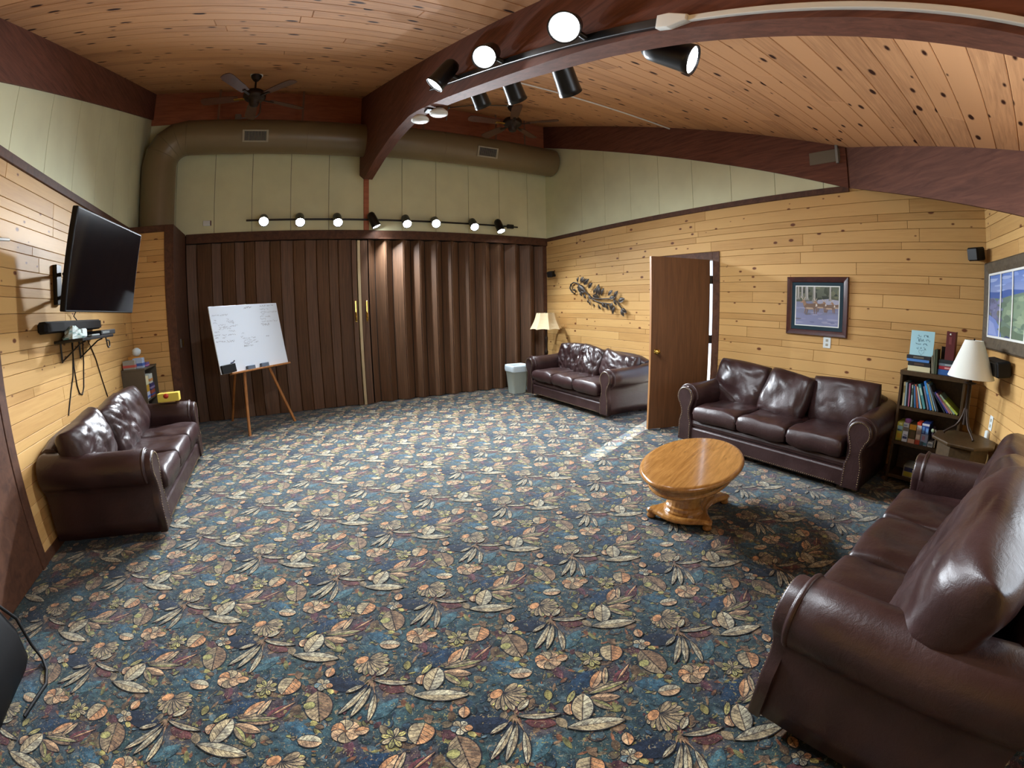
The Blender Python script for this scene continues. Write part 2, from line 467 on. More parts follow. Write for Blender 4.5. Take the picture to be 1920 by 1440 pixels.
# right wall: along -Y from the back corner (a = D - y)
HY0, HY1, HZ = 3.33, 4.22, 2.045        # door opening
mb = MB()
rt = rows_w
boards(mb, (R, D, 0), (0,-1,0), (0,0,1), (-1,0,0), D-.309, rt, holes=[(D-HY1, D-HY0, 0, HZ)])
boards(mb, (R, D, 0), (0,-1,0), (0,0,1), (-1,0,0), D-.309, rows_hi, u0=D-1.68)
for y0, y1, z0, z1 in ((.2, HY0, 0, 5), (HY1, D+.1, 0, 5), (HY0, HY1, HZ, 5)):
    mb.box(R, R+.11, y0, y1, z0, z1, mi=1)
sy = [D-6.98, D-5.91, D-5.33, D-4.76, D-4.21, D-3.63, D-3.05, D-2.47, D-1.9, D-1.66]
panels(mb, (R, D, 0), (0,-1,0), (-1,0,0), sy, 2.69, lambda a: cz(D-a)+.02, mi=2)
struct('wall_right', mb, WM, 'knotty pine wall with cream panels above and a doorway')
# left wall
mb = MB()
LD0, LD1, LDZ = 2.02, 2.90, 2.03         # left door leaf
boards(mb, (LW, -2.5, 0), (0,1,0), (0,0,1), (1,0,0), D+2.5, rows_w, holes=[(LD0+2.5-.01, LD1+2.5+.01, 0, LDZ+.01)])
mb.box(LW-.1, LW, -2.6, D+.1, 0, 5, mi=1)
sy = [.2, .7, 1.3, 1.9, 2.5, 3.1, 3.7, 4.3, 4.9, 5.5, 6.1, 6.7, 6.985]
panels(mb, (LW, 0, 0), (0,1,0), (1,0,0), sy, 2.69, lambda a: max(cz(a), 2.7)+.02, mi=2)
struct('wall_left', mb, WM, 'knotty pine wall with cream panels above a brown rail')
# back wall above the folding partition
mb = MB()
sx = [LW+.005, -1.46, -.89, -.34, .23, .80, 1.374, 1.95, 2.52, 3.10, 3.68, 4.25, R-.005]
panels(mb, (0, D, 0), (1,0,0), (0,-1,0), sx, 2.69, lambda a: 4.37, mi=2)
mb.box(LW-.1, R+.1, D, D+.1, 2.66, 5, mi=1)
mb.box(LW-.1, R+.1, D+.12, D+.16, 0, 2.7, mi=1)
struct('wall_back', mb, WM, 'tall cream panelled wall above the folding partition')
# reddish plywood blocking between the beams, right under the ceiling
mb = MB(); mb.box(LW, R, D-.03, D, 4.36, ZT+.05)
for x in (-.86, .36, 2.2, 3.47): mb.box(x-.012, x+.012, D-.036, D-.03, 4.36, ZT)
struct('trim_1', mb, m_redpanel, 'reddish plywood band under the ceiling at the back')
# front wall, set at an angle behind the near sofa
fd = V((-.922, -.387, 0)); fn = V((-.387, .922, 0)); fo = V((R, .309, 0))
WS0, WS1, WZ0, WZ1 = 2.0, 3.7, .95, 2.0
mb = MB()
boards(mb, fo, fd, (0,0,1), fn, 7.15, rows_w + rows_hi[:3], holes=[(WS0, WS1, WZ0, WZ1)])
for s0, s1, z0, z1 in ((0, WS0, 0, 3.2), (WS1, 7.3, 0, 3.2), (WS0, WS1, 0, WZ0), (WS0, WS1, WZ1, 3.2)):
    c = fo + fd*((s0+s1)/2) - fn*.05
    mb.obox((c.x, c.y, (z0+z1)/2), fd*((s1-s0)/2), fn*.05, (0,0,(z1-z0)/2), mi=1)
struct('wall_front', mb, WM, 'angled knotty pine wall behind the near sofa')
mb = MB()
for s0, s1, z0, z1 in ((WS0-.07, WS0, WZ0-.07, WZ1+.07), (WS1, WS1+.07, WZ0-.07, WZ1+.07), (WS0, WS1, WZ1, WZ1+.07), (WS0, WS1, WZ0-.07, WZ0), ((WS0+WS1)/2-.025, (WS0+WS1)/2+.025, WZ0, WZ1)):
    c = fo + fd*((s0+s1)/2)
    mb.obox((c.x, c.y, (z0+z1)/2), fd*((s1-s0)/2), fn*.025, (0,0,(z1-z0)/2), bev=.006)
struct('window_1', mb, m_trim, 'window in the angled front wall')

# ceiling boards
mb = MB()
es = V((0, 1, SL)).normalized(); nn = V((0, SL, -1)).normalized()
st = math.sqrt(1 + SL*SL); pitch = .1615 * st
y0 = .108 - .1615*7
rows_c = [(k*pitch, (k+1)*pitch) for k in range(int((D + .05 - y0)/.1615) + 1)]
boards(mb, (LW-.05, y0, cz(y0)), (1,0,0), es, nn, R-LW+.1, rows_c, lmin=1.5, lmax=4.2, th=.012, ch=.0045)
a, b = cz(y0), cz(D+.2)
mb.quad((LW-.1, y0, a), (R+.1, y0, a), (R+.1, D+.2, b), (LW-.1, D+.2, b), mi=1)
mb.quad((LW-.1, y0, a+.1), (R+.1, y0, a+.1), (R+.1, D+.2, b+.1), (LW-.1, D+.2, b+.1), mi=1)
a = cz(y0) - .002
mb.box(LW-.1, R+.1, -2.8, y0, a, a+.1, mi=1)
struct('ceiling', mb, [m_ceil, m_dark], 'sloping tongue and groove pine ceiling')

# beams
def beam(mb, x0, x1, prof):
    """prof: (y, depth below the ceiling)"""
    for x in (x0, x1): pass
    out = [(y, cz(y) - d) for y, d in prof] + [(y, cz(y) - .0) for y, d in reversed(prof)]
    mb.prism(out, (x0, 0, 0), (0,1,0), (0,0,1), (1,0,0), x1-x0)
mb = MB(); beam(mb, 1.27, 1.40, [(YF, .395), (.5, .395), (1.0, .395), (1.5, .408), (2, .435), (2.6, .462), (3.3, .49), (4, .53), (4.31, .564), (4.7, .66), (5.11, .777), (5.84, 1.03), (6.64, 1.355), (6.98, 1.31)])
tag(struct('ceiling_beam', mb, m_beam), 'haunched brown beam carrying the spotlights', kind='structure')
mb = MB(); beam(mb, LW, LW+.04, [(YF, .42), (D-.031, .42)])
tag(struct('ceiling_beam', mb, m_beam), 'brown beam along the top of the left wall', kind='structure')
mb = MB(); beam(mb, R-.04, R+.02, [(1.62, .43), (D-.031, .43)])
tag(struct('ceiling_beam', mb, m_beam), 'brown beam along the top of the right wall', kind='structure')
mb = MB()
p0, p1 = V((4.66, 1.652, 0)), V((2.86, -.92, 0)); dd = (p1-p0).normalized(); nb = V((.819, -.573, 0))
vs = []
for p in (p0, p1):
    for w in (0, .14):
        q = p + nb*w
        vs += [(q.x, q.y, cz(p.y)+.01), (q.x, q.y, cz(p.y)-.426)]
mb.add(vs, [(0,1,5,4), (2,6,7,3), (0,4,6,2), (1,3,7,5), (0,2,3,1), (4,5,7,6)])
tag(struct('ceiling_beam', mb, m_beam2), 'brown hip beam toned darker for shade, meeting the right wall', kind='structure')

# rails and casings
def rail(name, boxes, label, mat=m_trim):
    mb = MB()
    for bx in boxes: mb.box(*bx, bev=.004)
    return struct(name, mb, mat, label)
rail('trim_2', [(-1.30, R-.001, D-.035, D-.005, 2.567, 2.702)], 'brown header rail over the folding partition')
rail('trim_3', [(R-.03, R-.005, 1.62, D-.036, 2.640, 2.702)], 'thin brown rail along the right wall')
rail('trim_4', [(LW+.005, LW+.03, -2.4, 6.145, 2.632, 2.702)], 'thin brown rail along the left wall')
rail('trim_5', [(1.333, 1.415, D-.03, D-.013, 2.703, 3.62)], 'reddish post below the haunched beam', m_redpanel)
rail('trim_6', [(R-.022, R+.115, HY0-.09, HY0+.012, 0, HZ+.085), (R-.022, R+.115, HY1-.012, HY1+.09, 0, HZ+.085), (R-.022, R+.115, HY0+.012, HY1-.012, HZ-.012, HZ+.085)], 'brown casing of the open doorway')
rail('trim_7', [(LW, LW+.03, LD1, LD1+.095, 0, LDZ+.02), (LW, LW+.03, LD0-.095, LD0, 0, LDZ+.02), (LW, LW+.03, LD0-.095, LD1+.095, LDZ+.02, LDZ+.11)], 'brown casing of the door in the left wall')
rail('baseboard_left', [(LW+.009, LW+.022, LD1+.096, 6.145, 0, .075), (LW+.009, LW+.022, -2.3, LD0-.096, 0, .075)], 'brown baseboard of the left wall')
rail('baseboard_right', [(R-.022, R-.009, .32, HY0-.091, 0, .075), (R-.022, R-.009, HY1+.091, D-.04, 0, .075)], 'brown baseboard of the right wall')
rail('trim_9', [(R-.085, R-.001, D-.005, D+.11, 0, 2.567)], 'brown jamb of the folding partition at the right wall')
# boxed-in pocket for the folding partition
mb = MB()
bx0, bx1, by0 = LW+.009, -1.32, 6.15
mb.box(bx0, bx1-.005, by0+.012, D-.01, 0, 2.69, mi=1)
boards(mb, (bx0, by0+.012, 0), (1,0,0), (0,0,1), (0,-1,0), bx1-.11-bx0, [(a, min(b, 2.62)) for a, b in rows_w], lmin=1, lmax=2)
struct('wall_pocket', mb, [m_pine, m_dark], 'pine clad pocket beside the folding partition')
rail('trim_8', [(bx1-.112, bx1-.004, by0-.012, by0+.012, 0, 2.702), (bx0, bx1-.112, by0-.012, by0+.012, 2.62, 2.702),
                (bx1-.005, bx1+.012, by0-.012, D-.036, 0, 2.702), (bx0, bx1-.004, by0+.012, D-.013, 2.688, 2.702)], 'brown trim around the partition pocket')

# ------------------------------------------------------------------ carpet
HUB = np.array((.569, 1.051)); CA = np.array((.871, 0)); CB = np.array((.4355, .424))
tan = (.29, .235, .14); tan2 = (.21, .16, .095); orange = (.35, .175, .08); peach = (.37, .24, .135); olive = (.21, .20, .075); yellow = (.33, .29, .10)
pale = (.31, .285, .20); brown = (.17, .105, .06); ink = (.012, .012, .016); rust = (.22, .09, .045); greyteal = (.08, .13, .15)
crnd = random.Random(5)
DZL = .000012
class Pat:
    def __init__(s): s.v = []; s.f = []; s.c = []; s.z = .0006
    def poly(s, pts, col, up=True):
        b = len(s.v); s.v += [(p[0], p[1], s.z) for p in pts]; s.f.append(tuple(range(b, b+len(pts)))); s.c.append(col)
    def leaf(s, p0, p1, w, c1, c2=None, veins=5, bend=0.0, outline=True, shape=.75, skew=0.0):
        p0, p1 = np.array(p0), np.array(p1); d = p1-p0; l = np.hypot(*d); d = d/l; n = np.array((-d[1], d[0]))
        c2 = c2 or c1; K = 9
        def ctr(t): return p0 + d*l*t + n*bend*l*4*t*(1-t)
        def hw(t, e=0): return (math.sin(PI*min(1, max(0, t))**(1+skew)))**shape*w + e
        def side(sg, e=0): return [ctr(t) + n*sg*hw(t, e) for t in np.linspace(0, 1, K)]
        if outline:
            s.poly(side(1, .0035) + side(-1, .0035)[::-1], ink); s.z += DZL
        for sg, c in ((1, c1), (-1, c2)):
            a = side(sg*.96); m = [ctr(t) for t in np.linspace(0, 1, K)]
            for i in range(K-1):
                t = i/(K-1); f = .8 + .35*t
                q = [m[i], m[i+1], a[i+1], a[i]]
                if sg > 0: q = q[::1]
                s.poly(q if sg > 0 else q[::-1], tuple(x*f for x in c))
        s.z += DZL
        tw = max(.0014, w*.05)
        if veins:
            for i in range(K-1):
                t0, t1 = i/(K-1), (i+1)/(K-1)
                s.poly([ctr(t0)+n*tw, ctr(t0)-n*tw, ctr(t1)-n*tw, ctr(t1)+n*tw][::-1], (.05, .035, .03))
            for i in range(1, veins+1):
                t = i/(veins+1.3); 
                for sg in (1, -1):
                    a = ctr(t); b = ctr(min(1, t+.16)) + n*sg*hw(min(1, t+.16))*.9
                    dr = b-a; m = np.array((-dr[1], dr[0])); m = m/np.hypot(*m)*tw*.55
                    s.poly([a+m, a-m, b-m, b+m][::-1], (.07, .05, .035))
        s.z += DZL
    def disc(s, c, rx, ry, col, ang=0, n=10, rim=None):
        ca, sa = math.cos(ang), math.sin(ang)
        def pts(k): return [(c[0]+rx*k*math.cos(t)*ca-ry*k*math.sin(t)*sa, c[1]+rx*k*math.cos(t)*sa+ry*k*math.sin(t)*ca) for t in np.linspace(0, 2*PI, n, endpoint=False)]
        if rim: s.poly(pts(1.13), rim); s.z += DZL
        s.poly(pts(1), col); s.z += DZL
    def petals(s, c, r, n, cols, a0=0, w=.42, spread=2*PI):
        for k in range(n):
            a = a0 + spread*k/n
            s.leaf(c, (c[0]+r*math.cos(a), c[1]+r*math.sin(a)), r*w, cols[k % len(cols)], None, veins=2, shape=.6, skew=.5)
pt = Pat()
# small filler first (lowest)
for k in range(330):
    a, b = crnd.random(), crnd.random(); c = CA*a + CB*b; an = crnd.uniform(0, 2*PI); l = crnd.choice((.018, .025, .035, .05, .065))*crnd.uniform(.8, 1.2)
    col = crnd.choice([olive, tan2, greyteal, yellow, brown, rust, tan2, olive, brown, (.05,.09,.11), (.03,.06,.09), (.09,.035,.04), (.02,.05,.06)])
    pt.z = .0006 + k*.000003
    f = crnd.uniform(.4, .95)
    pt.leaf(c, c + np.array((math.cos(an), math.sin(an)))*l, l*crnd.uniform(.12, .34), tuple(x*f for x in col), tuple(x*f*.75 for x in col), veins=0, outline=k % 3 == 0)
pt.z = .0016
for p0, p1, w, c in (((-.21,.06), (-.02,-.045), .045, (.010,.016,.032)), ((.224,-.03), (.40,.03), .04, (.012,.03,.06)), ((.05,.30), (.15,.19), .035, (.03,.075,.11)), ((-.06,-.22), (.07,-.15), .03, (.04,.09,.11)),
                     ((-.03,.33), (.09,.385), .03, (.10,.03,.035)), ((.015,-.05), (.11,-.12), .03, (.09,.03,.03)), ((.27,.15), (.26,.06), .02, (.08,.03,.04))):
    pt.leaf(p0, p1, w, c, tuple(x*.7 for x in c), veins=0, outline=False)
pt.leaf((-.135,.385), (.0,.315), .028, tan2, brown, 6); pt.leaf((-.15,.34), (-.045,.275), .022, peach, brown, 5)
pt.leaf((-.14,.36), (.03,.33), .012, tan, olive, 3); pt.leaf((-.15,.33), (-.11,.24), .016, olive, tan2, 3)
pt.leaf((-.112,.375), (-.015,.437), .022, orange, peach, 3); pt.leaf((-.056,.36), (.013,.441), .012, peach, tan, 2)
pt.leaf((.001,.351), (.108,.397), .0055, peach, rust, 0)
pt.leaf((.205,.43), (.185,.262), .058, brown, tan2, 9, shape=.6); pt.disc((.16,.36), .025, .02, olive, rim=ink)
pt.petals((.27,.185), .058, 6, [peach, tan, orange, peach, tan2], .3, .5); pt.leaf((.30,.17), (.358,.163), .02, orange, peach, 2)
pt.disc((.27,.185), .008, .008, (.08,.04,.02))
pt.leaf((.087,.20), (.176,.160), .03, pale, peach, 5, shape=.5)
# ivy / heart leaf
pt.leaf((.558,.112), (.492,.030), .05, orange, tan, 5, shape=.5, skew=-.25)
# monstera-like leaf, split into fingers
for k, a in enumerate(np.linspace(-3.35, .25, 12)):
    r = (.07, .08, .088, .095, .1, .104, .104, .1, .095, .09, .085, .07)[k]
    pt.leaf((.022,.118), (.022+r*math.cos(a)*1.0, .118+r*math.sin(a)), .015, (olive, tan, yellow, tan2)[k % 4], tan2, 1, shape=.5, skew=.3)
pt.disc((-.01,.125), .03, .02, orange, .3, rim=ink)
pt.petals((.43,.09), .05, 8, [yellow, tan, olive], .2, .2)
pt.petals((-.205,.035), .036, 5, [pale, tan, greyteal], .5, .4); pt.leaf((-.19,.03), (-.165,.01), .014, orange, None, 1)
pt.leaf((-.145,.125), (-.175,.072), .022, orange, peach, 1)
pt.leaf((.203,-.065), (.175,-.115), .024, orange, peach, 2); pt.leaf((.20,-.06), (.262,-.02), .012, yellow, olive, 2)
pt.leaf((.192,-.166), (.280,-.052), .042, tan, pale, 6, shape=.6)
pt.leaf((.130,-.158), (.330,-.252), .030, pale, tan, 8, shape=.8)
# the fan of long leaves
for p0, p1, w, bd in (((-.040,-.026), (-.122,-.042), .0105, 0), ((-.028,-.040), (-.176,-.148), .0135, .03), ((-.016,-.050), (-.133,-.178), .0145, .02), ((-.010,-.090), (-.076,-.225), .0135, .03), ((.004,-.012), (.152,-.090), .0125, -.05), ((.020,.008), (.085,.037), .015, 0)):
    pt.leaf((0,-.002), p0, .004, brown, brown, 0, outline=False)
    pt.leaf(p0, p1, w, tan, pale, 4, bend=bd, shape=.8)
nv = len(pt.v); pv = np.array(pt.v)
FX0, FX1, FY0, FY1 = LW-.02, R+.02, -2.75, D+.1
cells = []
for j in range(-12, 18):
    for i in range(-14, 16):
        o = HUB + CA*i + CB*j
        if FX0-.1 < o[0]+.15 and o[0]-.25 < FX1 and -1.2 < o[1]+.45 and o[1]-.25 < FY1: cells.append(o)
# ground colours of the carpet: a fine grid tinted with repeating soft patches
gs = .03
gx = np.arange(FX0, FX1+gs, gs); gy = np.arange(FY0, FY1+gs, gs)
X, Y = np.meshgrid(gx, gy)
B = np.linalg.inv(np.stack([CA, CB], 1))
fr = np.einsum('ab,bij->aij', B, np.stack([X-HUB[0], Y-HUB[1]]))
base = np.zeros(X.shape + (3,)) + np.array((.021, .040, .046))
def patch(c, r, col, k=1.0):
    global base
    f0 = B @ np.array(c)
    d = fr - f0[:, None, None]; d = d - np.round(d)
    w = np.einsum('ab,bij->aij', np.stack([CA, CB], 1), d)
    g = np.exp(-(w[0]**2 + w[1]**2)/(r*r))*k
    base = base*(1-g[..., None]) + np.array(col)*g[..., None]
for c, r, col, k in (((.10,.24), .10, (.035,.088,.118), .9), ((0,-.18), .09, (.04,.10,.12), .8), ((.04,.37), .08, (.085,.032,.036), .8), ((.06,-.09), .07, (.075,.028,.030), .8), ((.27,.10), .06, (.07,.03,.04), .7),
                     ((-.12,.01), .09, (.010,.016,.034), .9), ((.31,.0), .08, (.012,.028,.055), .9), ((.22,.33), .07, (.022,.06,.05), .6), ((-.3,.1), .06, (.05,.085,.06), .5)):
    patch(c, r, col, k)
ny, nx = X.shape
gverts = np.stack([X, Y, np.zeros_like(X)], -1).reshape(-1, 3)
ii = np.arange((ny-1)*(nx-1)); r_, c_ = ii//(nx-1), ii % (nx-1)
gq = np.stack([r_*nx+c_, r_*nx+c_+1, (r_+1)*nx+c_+1, (r_+1)*nx+c_], 1)
# assemble
allv = [gverts]; off = len(gverts)
lens = np.array([len(f) for f in pt.f]); flat = np.concatenate([np.array(f) for f in pt.f])
loopv = [gq.reshape(-1)]; cnt = [np.full(len(gq), 4)]
colr = [(base*.85).reshape(-1, 3)[gq.reshape(-1)]]
pcol = np.concatenate([np.tile(np.array(c), (n, 1)) for c, n in zip(pt.c, lens)])
for o in cells:
    v = pv.copy(); v[:, 0] += o[0]; v[:, 1] += o[1]
    v[:, 0] = np.clip(v[:, 0], FX0, FX1); v[:, 1] = np.clip(v[:, 1], FY0, FY1)
    allv.append(v); loopv.append(flat + off); cnt.append(lens); colr.append(pcol); off += nv
allv = np.concatenate(allv); loopv = np.concatenate(loopv); cnt = np.concatenate(cnt); colr = np.concatenate(colr)
me = bpy.data.meshes.new('floor')
me.vertices.add(len(allv)); me.vertices.foreach_set('co', allv.astype(np.float32).reshape(-1))
me.loops.add(len(loopv)); me.loops.foreach_set('vertex_index', loopv.astype(np.int32))
me.polygons.add(len(cnt)); ls = np.concatenate([[0], np.cumsum(cnt)[:-1]])
me.polygons.foreach_set('loop_start', ls.astype(np.int32))
me.update(calc_edges=True)
at = me.color_attributes.new('bcol', 'FLOAT_COLOR', 'CORNER')
at.data.foreach_set('color', np.concatenate([colr, np.ones((len(colr), 1))], 1).astype(np.float32).reshape(-1))
me.materials.append(m_carpet)
fl = bpy.data.objects.new('floor', me); COL.objects.link(fl)
tag(fl, 'dark teal carpet printed with tan leaves and flowers', kind='structure')
mb = MB(); mb.box(R-.0, 12, -3, 12, -.06, -.012)
struct('ground_outside', mb, M('outdoor_paving', '#b8b4a8', rough=.9, var=.1), 'sunlit paving outside the doorway')
# ------------------------------------------------------------------ sofas
def sgn(x): return -1 if x < 0 else 1
def cushion(w, h, t, n=26, p=3.2, q=2.3, wr=0.0, wf=3.0, wd=(1, .35), seed=0, crown=0.0, sag=0.0, pinch=.05):
    """pillow: width x, height z, thickness y; returns an MB (front is -y)"""
    mb = MB(); vs = []; fs = []
    U = [math.sin(PI/2*(2*i/n-1)) * .5 + (2*i/n-1)*.5 for i in range(n+1)]
    def P(u, v, s):
        e = (max(0, 1-abs(u)**p))**(1/q) * (max(0, 1-abs(v)**p))**(1/q)
        x = w/2*u*(1-pinch*(1-abs(v))**1.0*0-pinch*.9*v*v*u*u); z = h/2*v*(1-pinch*.9*u*u*v*v)
        z -= sag*(1-u*u)*max(0, v)
        y = -s*t/2*e
        nz = mnoise.noise(V((u*1.3+seed, v*1.3, s*3.1)))
        y += -s*e*t*.12*nz
        if wr > 0:
            a = (u*wd[0]+v*wd[1]); b = (-u*wd[1]+v*wd[0])
            k = mnoise.noise(V((a*wf, b*wf*.35+seed*1.7, seed*3.3+s)))
            k2 = mnoise.noise(V((a*wf*2.3+5, b*wf*.8+seed, seed*1.3+s*2)))
            r = (1-min(1, abs(k)*3.2))**1.6 + .45*(1-min(1, abs(k2)*3.2))**2
            fall = (1-abs(u)**6)*(1-abs(v)**6)
            y += s*wr*r*fall
        if crown: z += crown*(1-u*u)*(1-v*v)*0
        return (x, y, z)
    for s in (1, -1):
        b = len(vs)
        for j in range(n+1):
            for i in range(n+1):
                vs.append(P(U[i], U[j], s))
        for j in range(n):
            for i in range(n):
                a = b+j*(n+1)+i
                f = (a, a+1, a+n+2, a+n+1)
                fs.append(f if s > 0 else tuple(reversed(f)))
    mb.add(vs, fs, smooth=True)
    return mb

def weld(o, d=1e-4):
    import bmesh
    bm = bmesh.new(); bm.from_mesh(o.data); bmesh.ops.remove_doubles(bm, verts=bm.verts, dist=d); bm.to_mesh(o.data); bm.free()

def arm_outline():
    """cross-section of the rolled arm (x outward, z up); x measured from the arm's inner face"""
    c, r = (.125, .53), .125
    pts = [(.02, .07), (.02, .40), (.008, .47)]
    for k in range(31):
        a = math.radians(190 - 250*k/30); pts.append((c[0]+r*math.cos(a), c[1]+r*math.sin(a)))
    pts += [(.175, .38), (.172, .30), (.178, .16), (.18, .07)]
    return pts
def panel_outline():
    c, r = (.125, .53), .108
    pts = [(.025, .065), (.025, .265), (.040, .31), (.052, .36), (.050, .42), (.030, .47)]
    for k in range(31):
        a = math.radians(205 - 250*k/30); pts.append((c[0]+r*math.cos(a), c[1]+r*math.sin(a)))
    pts += [(.178, .40), (.172, .35), (.186, .30), (.196, .265), (.196, .065)]
    return pts

def sofa(label, loc, rz, backs, seats=None, group='burgundy leather sofas', seed=1):
    t = thing('leather_sofa', label, 'sofa', loc, rz, group)
    # frame : base rails, deck, back
    mb = MB()
    pr = [(.03, .065), (.012, .075), (.012, .20), (.02, .213), (.034, .217), (.034, .225), (.02, .235), (.015, .262), (.024, .288), (.06, .30), (.85, .30), (.85, .065)]
    mb.rings([[(x, y, z) for y, z in pr] for x in (-.86, .86)], smooth=False)
    build('base_frame', mb, m_leather, t)
    mb = MB()
    bp = [(.72, .20), (.70, .45), (.715, .70), (.735, .755), (.775, .785), (.83, .79), (.875, .77), (.895, .72), (.90, .40), (.90, .07), (.72, .07)]
    rg = []
    for k in range(13):
        x = -.90 + 1.80*k/12; e = (abs(x)/.90)**6
        rg.append([(x, y, z - (.07*e if z > .6 else 0)) for y, z in bp])
    mb.rings(rg, smooth=True)
    build('back_frame', mb, m_leather, t)
    for s in (-1, 1):
        ao = arm_outline(); rg = []
        for y, sc, dz in ((.045, .96, 0), (.055, 1, 0), (.20, 1, 0), (.45, 1, .006), (.68, 1.0, .028), (.84, .97, .05), (.88, .90, .05)):
            rg.append([(s*(.80 + .125 + (x-.125)*sc), y, z if z < .3 else .3 + (z-.3)*(1+(sc-1)*.6) + dz*(z-.3)/.35) for x, z in ao])
        if s < 0: rg = [list(reversed(r)) for r in rg]
        mb = MB(); mb.rings(rg, smooth=True)
        a = build('arm', mb, m_leather, t)
        po = panel_outline()
        mb = MB(); o2 = [(s*(.80+x), z) for x, z in po]
        if s > 0: o2 = list(reversed(o2))
        mb.prism(o2, (0, .05, 0), (1,0,0), (0,0,1), (0,-1,0), .055, bev=.012, smooth=True)
        # piping roll round the front of the arm
        mb.tube([(s*(.80+.125+.122*math.cos(math.radians(a_))), .06, .53+.122*math.sin(math.radians(a_))) for a_ in range(-45, 206, 18)], .011, seg=8)
        build('arm_panel', mb, m_leather, a)
        nm = MB(); ins = inset(po, .018)
        pts = []
        for i in range(len(ins)-1):
            pa, pb = V(ins[i]), V(ins[i+1]); l = (pb-pa).length; k = max(1, round(l/.019))
            pts += [pa.lerp(pb, j/k) for j in range(k)]
        for q in pts: nm.ball((s*(.80+q.x), -.006, q.y), (.0052, .0035, .0052), seg=6, rg=4)
        build('nailhead_trim', nm, m_brass, a)
    nm = MB()
    x = -.77
    while x < .78: nm.ball((x, .011, .083), (.005, .0035, .005), seg=6, rg=4); x += .02
    build('nailhead_trim', nm, m_brass, t)
    for sx in (-.80, .80):
        for yy in (.13, .80):
            mb = MB(); mb.box(sx-.035, sx+.035, yy-.035, yy+.035, 0, .075, bev=.006); build('foot', mb, m_walnut, t)
    for k, xc in enumerate((-.533, 0, .533)):
        c = cushion(.54, .60, .175, n=26, p=9, q=4.2, wr=.006, wf=2.2, seed=seed*3+k, pinch=.03)
        c.v = [(x + xc, .265 + z*1.02, .375 - y*1.0 + .012*math.cos(x*5)*(1 if y < 0 else 0)) for x, y, z in c.v]
        o = build('seat_cushion', c, m_leather, t); weld(o)
    for k, b in enumerate(backs):
        d = dict(x=0, y=.60, z=.625, w=.6, h=.46, t=.24, lean=14, roll=0, yaw=0, wr=.012, wf=3, wd=(1, .3), p=3.4, sag=0.0); d.update(b)
        c = cushion(d['w'], d['h'], d['t'], n=d.get('n', 34), p=d['p'], q=2.6, wr=d['wr'], wf=d['wf'], wd=d['wd'], seed=seed*7+k*2.3, sag=d['sag'])
        m = Matrix.Translation((d['x'], d['y'], d['z'])) @ Matrix.Rotation(math.radians(d['yaw']), 4, 'Z') @ Matrix.Rotation(math.radians(-d['lean']), 4, 'X') @ Matrix.Rotation(math.radians(d['roll']), 4, 'Y')
        c.v = [tuple(m @ V(p)) for p in c.v]
        o = build('back_cushion', c, m_leather, t); weld(o)
    return t

sofa('burgundy leather sofa in the far right corner with heavily creased back cushions', (3.72, 5.205, 0), -PI/2,
     [dict(x=-.60, y=.60, w=.62, h=.50, z=.62, wr=.035, wf=3.4, wd=(1, .25), t=.25, roll=-3), dict(x=-.02, y=.52, w=.56, h=.50, z=.62, wr=.035, wf=2.6, wd=(1, .6), t=.24, roll=9, lean=20), dict(x=.56, y=.58, w=.70, h=.46, z=.60, wr=.03, wf=2.2, wd=(.7, .7), t=.28, roll=6, sag=.03)], seed=2)
sofa('burgundy leather sofa beneath the framed deer picture', (3.72, 2.055, 0), -PI/2,
     [dict(x=-.62, y=.60, w=.66, h=.52, z=.635, wr=.018, wf=2.0, wd=(.6, .8), t=.28, roll=4), dict(x=-.02, y=.50, w=.52, h=.48, z=.63, wr=.008, wf=1.6, t=.24, roll=8, lean=26, p=4.2), dict(x=.55, y=.60, w=.70, h=.47, z=.63, wr=.012, wf=1.6, t=.26, roll=-1, p=2.7)], seed=5)
sofa('burgundy leather sofa along the left wall beneath the television', (-.98, 4.17, 0), PI/2,
     [dict(x=-.64, y=.60, w=.66, h=.48, z=.64, wr=.022, wf=2.4, t=.32, roll=-6, sag=.02), dict(x=.02, y=.56, w=.58, h=.50, z=.64, wr=.028, wf=2.6, wd=(.8, .7), t=.26, roll=-8, lean=18), dict(x=.56, y=.60, w=.60, h=.50, z=.65, wr=.012, wf=2.0, t=.26, roll=0)], seed=9)
sofa('large burgundy leather sofa close to the camera against the angled wall', (2.225, .515, 0), PI + .013,
     [dict(x=-.58, y=.56, w=.62, h=.50, z=.66, wr=.008, wf=1.8, t=.28, lean=18), dict(x=.0, y=.54, w=.60, h=.54, z=.67, wr=.010, wf=1.8, t=.28, lean=20, roll=-3), dict(x=.60, y=.50, w=.80, h=.58, z=.68, wr=.014, wf=2.2, wd=(.35, 1), t=.34, lean=24, roll=9, n=52)], seed=12)

# ------------------------------------------------------------------ oval coffee table
def oval(a, b, z, n=56): return [(a*math.cos(2*PI*k/n), b*math.sin(2*PI*k/n), z) for k in range(n)]
t = thing('coffee_table', 'oval golden oak coffee table on a columned pedestal', 'table', (2.518, 1.894, 0), math.radians(22))
mb = MB(); A, Bb = .588, .349
mb.rings([oval(A-.02, Bb-.02, 0.362), oval(A-.004, Bb-.004, 0.366), oval(A, Bb, 0.378), oval(A-.003, Bb-.003, 0.391), oval(A-.014, Bb-.014, 0.399), oval(A-.03, Bb-.03, 0.400)], smooth=True)
build('tabletop', mb, m_oak, t)
mb = MB()
mb.rings([oval(A-.075, Bb-.075, 0.285), oval(A-.062, Bb-.062, 0.290), oval(A-.060, Bb-.060, 0.302), oval(A-.075, Bb-.072, 0.310), oval(A-.055, Bb-.055, 0.322), oval(A-.045, Bb-.045, 0.363)], smooth=True)
build('apron', mb, m_oak, t)
